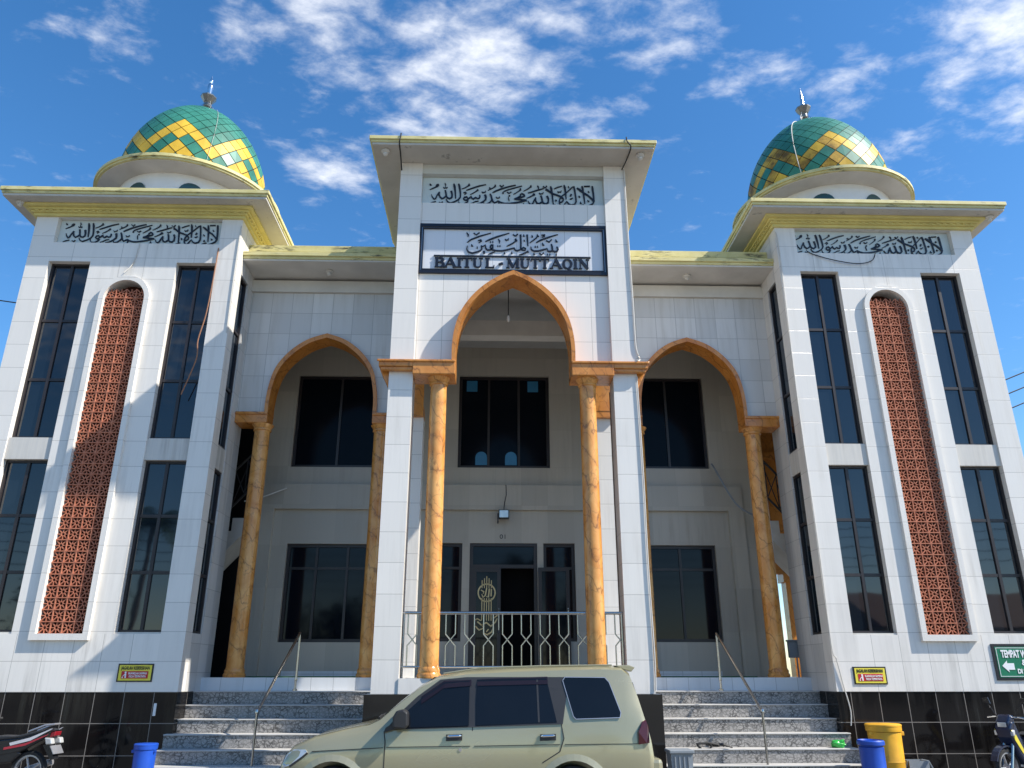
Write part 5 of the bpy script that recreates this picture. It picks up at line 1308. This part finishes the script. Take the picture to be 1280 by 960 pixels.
    # wheel flares
    for wx in WHX:
        fl_ = MB()
        for k in range(16):
            a0, a1 = math.pi * k / 16, math.pi * (k + 1) / 16
            P4 = [(wx + r_ * math.cos(a), .36 + r_ * math.sin(a)) for r_, a in ((.385, a0), (.385, a1), (.455, a1), (.455, a0))]
            o = [(x, CYc + sy * (side_y(x, z) + (.035 if i in (0, 1) else .008)), z) for i, (x, z) in enumerate(P4)]
            i_ = [(x, CYc + sy * (side_y(x, z) - .03), z) for x, z in P4]
            fl_.add(o + i_, [(0, 1, 2, 3), (4, 5, 6, 7), (0, 1, 5, 4), (2, 3, 7, 6)])
        fl_.build('wheel_flare', 'car', car)
        wh = MB().lathe([(0.20, -.10), (.30, -.105), (.335, -.08), (.345, 0), (.335, .08), (.30, .105), (.20, .10)], 0, 0, 32)
        vs_ = [(wx + a, CYc + sy * .74 + c_, .345 + b_) for a, b_, c_ in wh.v]
        whl = MB().add(vs_, wh.f).build('wheel', 'rubber', car, smooth=True)
        rm = MB().lathe([(0.0001, .085), (.06, .10), (.07, .07), (.17, .06), (.205, .095), (.21, .10)], 0, 0, 20, 0, False, False)
        MB().add([(wx + a, CYc + sy * (.74 + c_), .345 + b_) for a, b_, c_ in rm.v], rm.f).build('rim', 'silver', whl, smooth=True)
    # mirror
    m_ = MB()
    yy = CYc + sy * .90
    m_.prism([(-1.50, 1.10), (-1.36, 1.09), (-1.33, 1.13), (-1.335, 1.27), (-1.38, 1.305), (-1.47, 1.29), (-1.51, 1.22)], yy - .11, yy + .11)
    m_.box(-1.47, -1.40, yy - sy * .14, yy - sy * .08, 1.10, 1.17)
    m_.build('wing_mirror', 'trim_black', car, bevel=0.02)
    # lamps
    side_panel([(1.395, .915), (1.525, .93), (1.53, 1.10), (1.50, 1.18), (1.455, 1.16), (1.40, 1.05)], sy, 0.022, .05, 4).build('tail_light', 'tail_lens', car)
    side_panel([(-2.79, .66), (-2.70, .70), (-2.50, .835), (-2.53, .865), (-2.68, .86), (-2.78, .79)], sy, 0.008, .03, 3).build('headlight', 'lens', car)
    side_strip([(-2.50, .83), (-2.55, .79), (-2.70, .685)], 0.02, sy, 0.010).build('indicator', 'trim_black', car)
ws = MB()
def top_quad(x0, z0, w0, x1, z1, w1, out=0.008):
    return [(x0, CYc - w0, z0 + out), (x0, CYc + w0, z0 + out), (x1, CYc + w1, z1 + out), (x1, CYc - w1, z1 + out)]
q = top_quad(-1.64, 1.235, .66, -1.06, 1.655, .56); ws.add(q + [(x, y, z - .012) for x, y, z in q], [(0, 1, 2, 3), (7, 6, 5, 4), (0, 1, 5, 4), (1, 2, 6, 5), (2, 3, 7, 6), (3, 0, 4, 7)])
ws.build('windscreen', 'car_glass', car)
q = [(1.40, CYc - .56, 1.60), (1.40, CYc + .56, 1.60), (1.505, CYc + .66, 1.20), (1.505, CYc - .66, 1.20)]; q = [(x + .01, y, z) for x, y, z in q]
MB().add(q + [(x - .012, y, z) for x, y, z in q], [(0, 1, 2, 3), (7, 6, 5, 4), (0, 1, 5, 4), (1, 2, 6, 5), (2, 3, 7, 6), (3, 0, 4, 7)]).build('rear_window', 'car_glass', car)
MB().prism([(1.18, 1.795), (1.36, 1.80), (1.44, 1.775), (1.39, 1.72), (1.30, 1.745)], CYc - .62, CYc + .62).build('roof_spoiler', 'car', car, bevel=.01)
rr_ = MB()
for sy in (-1, 1): rr_.tube([(-.95, CYc + sy * .60, 1.70), (-.5, CYc + sy * .60, 1.765), (.3, CYc + sy * .60, 1.79), (1.15, CYc + sy * .60, 1.80)], 0.011, 6)
rr_.build('roof_gutter', 'car', car, smooth=True)
MB().tube([(-1.70, CYc - .45, 1.215), (-1.62, CYc - .2, 1.25), (-1.50, CYc + .2, 1.345)], 0.010, 6).tube([(-1.72, CYc - .58, 1.19), (-1.70, CYc - .45, 1.215)], .016, 6).build('wiper', 'trim_black', car)
MB().box(-2.95, -2.78, CYc - .80, CYc + .80, .38, .64).build('front_bumper', 'car', car, bevel=.05)
MB().box(1.48, 1.68, CYc - .83, CYc + .83, .42, .76).build('rear_bumper', 'car', car, bevel=.05)
MB().box(-2.84, -2.74, CYc - .45, CYc + .45, .66, .80).build('grille', 'trim_black', car, bevel=.01)
for sy in (-1, 1): MB().prism([(-1.62, 1.05), (-1.46, 1.09), (-1.385, 1.23), (-1.60, 1.10)], CYc + sy * .84, CYc + sy * .87).build('mirror_base', 'trim_black', car)

# ------------------------------------------------------------------ motorbikes (nose towards local +x)
def motorbike(loc, rz, label, paint, stripe, stripe2):
    b = thing('motorbike', loc, label, 'motorbike', 'motorbikes parked by the plinths', rz, local=True)
    for wx in (0.62, -0.60):
        w_ = MB().lathe([(.235, -.04), (.275, -.045), (.295, 0), (.275, .045), (.235, .04)], 0, 0, 28, 0, False, False)
        wo = MB().add([(wx + p[0], p[2], .295 + p[1]) for p in w_.v], w_.f).build('wheel', 'rubber', b, smooth=True)
        r_ = MB()
        for k in range(28):
            a0, a1 = 2 * math.pi * k / 28, 2 * math.pi * (k + 1) / 28
            r_.prism([(wx + r * math.cos(a), .295 + r * math.sin(a)) for r, a in ((.242, a0), (.242, a1), (.21, a1), (.21, a0))], -.03, .03)
        for k in range(5):
            a = 2 * math.pi * k / 5
            r_.tube([(wx, 0, .295), (wx + .22 * math.cos(a), 0, .295 + .22 * math.sin(a))], .016, 6)
        r_.tube([(wx, -.05, .295), (wx, .05, .295)], .05, 12)
        r_.build('rim', 'silver', wo)
    MB().tube([(.62, -.07, .295), (.50, -.07, .62), (.42, -.05, .82)], .024, 8).tube([(.62, .07, .295), (.50, .07, .62), (.42, .05, .82)], .024, 8).build('front_fork', 'steel', b, smooth=True)
    fe = [(.62 + .335 * math.cos(a), .295 + .335 * math.sin(a)) for a in [R(20 + 14 * i) for i in range(10)]]; fi_ = [(.62 + .31 * math.cos(a), .295 + .31 * math.sin(a)) for a in [R(20 + 14 * i) for i in range(10)]]
    MB().band(fe, fi_, -.055, .055).build('front_fender', paint, b)
    MB().prism([(.50, .98), (.42, .98), (.30, .70), (.24, .42), (.30, .32), (.44, .50), (.55, .74), (.58, .88)], -.13, .13).build('leg_shield', paint, b, bevel=.03)
    for sy in (-1, 1):
        MB().prism([(.56, .86), (.47, .80), (.32, .54), (.36, .50), (.50, .70)], sy * .131, sy * .138).build('stripe', stripe, b)
    MB().prism([(.28, .38), (.10, .36), (-.35, .42), (-.50, .55), (-.40, .62), (.05, .52), (.26, .50)], -.11, .11).build('engine_cover', 'bike_black', b, bevel=.03)
    MB().prism([(.10, .56), (-.05, .74), (-.45, .78), (-.86, .90), (-.93, .88), (-.80, .74), (-.45, .56), (-.1, .50)], -.115, .115).build('side_panel', paint, b, bevel=.025)
    for sy in (-1, 1):
        st_ = MB().prism([(-.30, .66), (-.62, .735), (-.92, .885), (-.96, .915), (-.60, .775), (-.28, .70)], sy * .116, sy * .124)
        st_.build('stripe', stripe2, b)
        st_ = MB().prism([(-.20, .60), (-.55, .665), (-.86, .80), (-.90, .83), (-.55, .70), (-.20, .635)], sy * .116, sy * .122)
        st_.build('stripe', stripe, b)
    MB().prism([(.04, .76), (-.05, .80), (-.35, .795), (-.50, .83), (-.85, .91), (-.80, .86), (-.45, .77), (-.05, .735)], -.125, .125).build('seat', 'seat', b, bevel=.03)
    MB().tube([(-.55, -.10, .86), (-.80, -.10, .95), (-.93, -.07, .965), (-.93, .07, .965), (-.80, .10, .95), (-.55, .10, .86)], .014, 8).build('grab_rail', 'silver', b, smooth=True)
    MB().prism([(-.90, .84), (-.98, .865), (-.97, .80), (-.89, .77)], -.08, .08).build('tail_light', 'red_lens', b, bevel=.012)
    for sy in (-1, 1): MB().prism([(-.86, .78), (-.97, .77), (-1.0, .69), (-.90, .68)], sy * .06, sy * .15).build('indicator', 'lens', b, bevel=.015)
    MB().prism([(-.80, .66), (-.87, .70), (-1.02, .48), (-.96, .46)], -.06, .06).build('rear_fender', 'bike_black', b)
    MB().prism([(-.955, .66), (-.965, .665), (-1.04, .55), (-1.03, .545)], -.12, .12).build('number_plate', 'silver', b)
    MB().tube([(.44, 0, .92), (.42, 0, 1.00), (.40, -.12, 1.03), (.36, -.26, 1.03), (.30, -.36, 1.02)], .016, 8).tube([(.42, 0, 1.00), (.40, .12, 1.03), (.36, .26, 1.03), (.30, .36, 1.02)], .016, 8).build('handlebar', 'steel', b, smooth=True)
    MB().tube([(.35, -.27, 1.03), (.30, -.37, 1.02)], .022, 8).tube([(.35, .27, 1.03), (.30, .37, 1.02)], .022, 8).build('grip', 'rubber', b)
    MB().tube([(.40, -.18, 1.035), (.44, -.30, 1.02), (.40, -.38, 1.01)], .007, 6).tube([(.40, .18, 1.035), (.44, .30, 1.02), (.40, .38, 1.01)], .007, 6).build('brake_lever', 'chrome', b)
    MB().prism([(.36, 1.06), (.46, 1.08), (.57, .96), (.55, .86), (.45, .84), (.38, .92)], -.11, .11).build('headlight_cowl', paint, b, bevel=.03)
    MB().prism([(.555, .965), (.575, .955), (.565, .875), (.545, .868)], -.075, .075).build('headlight', 'lens', b, bevel=.01)
    for sy in (-1, 1): MB().prism([(.50, .86), (.56, .83), (.55, .76), (.49, .78)], sy * .10, sy * .16).build('indicator', 'lens', b, bevel=.012)
    for sy in (-1, 1):
        mr = MB().tube([(.40, sy * .16, 1.04), (.43, sy * .22, 1.17), (.38, sy * .30, 1.25)], .007, 6)
        mr.prism([(sy * .24, 1.23), (sy * .36, 1.25), (sy * .37, 1.32), (sy * .27, 1.33)], .37, .39, 'x').build('mirror', 'bike_black', b)
    MB().tube([(.10, -.10, .30), (-.15, -.14, .26), (-.40, -.15, .29), (-.45, -.15, .30), (-.85, -.15, .42)], [.018, .018, .022, .05, .052], 12).build('exhaust', 'silver', b, smooth=True)
    MB().tube([(.0, .10, .34), (-.02, .24, .02)], .012, 6).build('side_stand', 'bike_black', b)
    return b
motorbike((-8.02, 13.55, 0), R(172), 'dark motorbike with red and white tail stripes at the left black plinth', 'bike_black', 'bike_red', 'bike_white')
motorbike((8.42, 13.75, 0), R(205), 'dark motorbike with yellow stripes parked under the green sign', 'bike_blue', 'bike_yellow', 'bike_yellow')

# ------------------------------------------------------------------ across the yard, seen mirrored in the glass
def palm(x, y, h, label, seed):
    rn = random.Random(seed)
    p = thing('palm_tree', (x, y, 0), label, 'tree', 'palms across the yard')
    P = [(x + 0.5 * math.sin(t * 1.4) * t, y, h * t) for t in [i / 8 for i in range(9)]]
    MB().tube(P, [.19 - .07 * i / 8 for i in range(9)], 10).build('trunk', 'bark', p, smooth=True)
    c = MB(); top = Vector(P[-1])
    for k in range(22):
        a = 2 * math.pi * k / 22 * 2.6 + rn.uniform(-.2, .2); el = rn.uniform(-.2, 1.1); L = rn.uniform(2.6, 3.4)
        d = Vector((math.cos(a), math.sin(a), 0)); prev = None
        for i in range(15):
            t_ = i / 14
            q = top + d * (L * t_ * math.cos(el * (1 - .3 * t_))) + Vector((0, 0, L * (math.sin(el) * t_ - .75 * t_ * t_)))
            if prev is not None:
                sd = d.cross(Vector((0, 0, 1))); wl_ = .75 * math.sin(math.pi * min(1, .12 + t_ * .88)) + .08
                for s_ in (-1, 1):
                    for j in range(2):
                        b0 = prev.lerp(q, j / 2); b1 = prev.lerp(q, j / 2 + .28)
                        e = b0 + sd * s_ * wl_ + d * .25 + Vector((0, 0, -.38 * wl_ - .1 * rn.random()))
                        c.add([b0, b1, e], [(0, 1, 2)])
            prev = q
    c.build('crown', 'palm_leaf', p)
def leafy(x, y, h, r, label, seed):
    rn = random.Random(seed)
    p = thing('broadleaf_tree', (x, y, 0), label, 'tree', 'trees across the yard')
    tk = MB().tube([(x, y, 0), (x + .1, y, h * .35), (x, y, h * .62)], [.28, .2, .1], 10); cl = []
    for k in range(9):
        a = k * 2.4; e = Vector((x + r * .6 * math.cos(a) * rn.uniform(.4, 1), y + r * .6 * math.sin(a) * rn.uniform(.4, 1), h * rn.uniform(.5, .9)))
        tk.tube([(x, y, h * .4), tuple((Vector((x, y, h * .4)) + e) / 2 + Vector((0, 0, .3))), tuple(e)], [.1, .06, .03], 6); cl.append((e, r * rn.uniform(.35, .55)))
    tk.build('trunk', 'bark', p); c = MB()
    for e, q in cl:
        for i in range(170):
            d = Vector((rn.gauss(0, 1), rn.gauss(0, 1), rn.gauss(0, .8))).normalized() * q * rn.random() ** .4
            o = e + d; u = Vector((rn.uniform(-1, 1), rn.uniform(-1, 1), rn.uniform(-1, 1))).normalized() * .22; v = u.orthogonal().normalized() * .10
            c.add([o - u, o + v, o + u, o - v], [(0, 1, 2, 3)])
    c.build('crown', 'leaf', p)
palm(-19.5, -14, 9.5, 'tall palm tree across the yard, mirrored in the left tower windows', 1)
palm(-24.5, -17, 8.0, 'shorter palm tree across the yard, mirrored in the left tower windows', 2)
palm(-15.5, -19, 10.5, 'tallest palm tree across the yard, behind the other palms', 4)
palm(-6.5, -15, 7.5, 'palm tree across the yard facing the left porch', 5)
palm(1.5, -18, 8.5, 'palm tree across the yard facing the entrance', 6)
leafy(-11.0, -20, 6.5, 3.2, 'broad tree across the yard facing the left stairs', 11)
leafy(-27, -22, 8.5, 4.2, 'broad tree far left across the yard', 12)
leafy(19.0, -24, 6.0, 3.0, 'low broad tree across the yard, mirrored in the right tower windows', 13)
leafy(6.5, -26, 7.0, 3.4, 'broad tree across the yard facing the right stairs', 14)
hs_ = thing('house', (30, -24, 0), 'low plastered house with a rusty roof across the yard', 'house')
MB().box(24, 36, -28, -20, 0, 4.4).build('wall', 'beige', hs_)
MB().prism([(-29, 4.4), (-24, 6.8), (-19, 4.4)], 23.4, 36.6, 'x').build('roof', 'rust_roof', hs_)
for xw in (26, 30, 33.5): MB().box(xw, xw + 1.2, -19.99, -19.9, 1.0, 2.6).build('window', 'glass_in', hs_)
for k in range(5):
    z = 6.2 + .5 * k
    cable([(-40, -9.5, z + 1.6), (-12, -9.5 - .2 * k, z), (14, -9.5, z + .3), (42, -9.5, z + 1.9)], 0.018, 'cable_black', 'black power line %s in the span over the yard' % ['lowest', 'second from the bottom', 'in the middle', 'second from the top', 'topmost'][k], 'power_line')
bpy.context.view_layer.update()
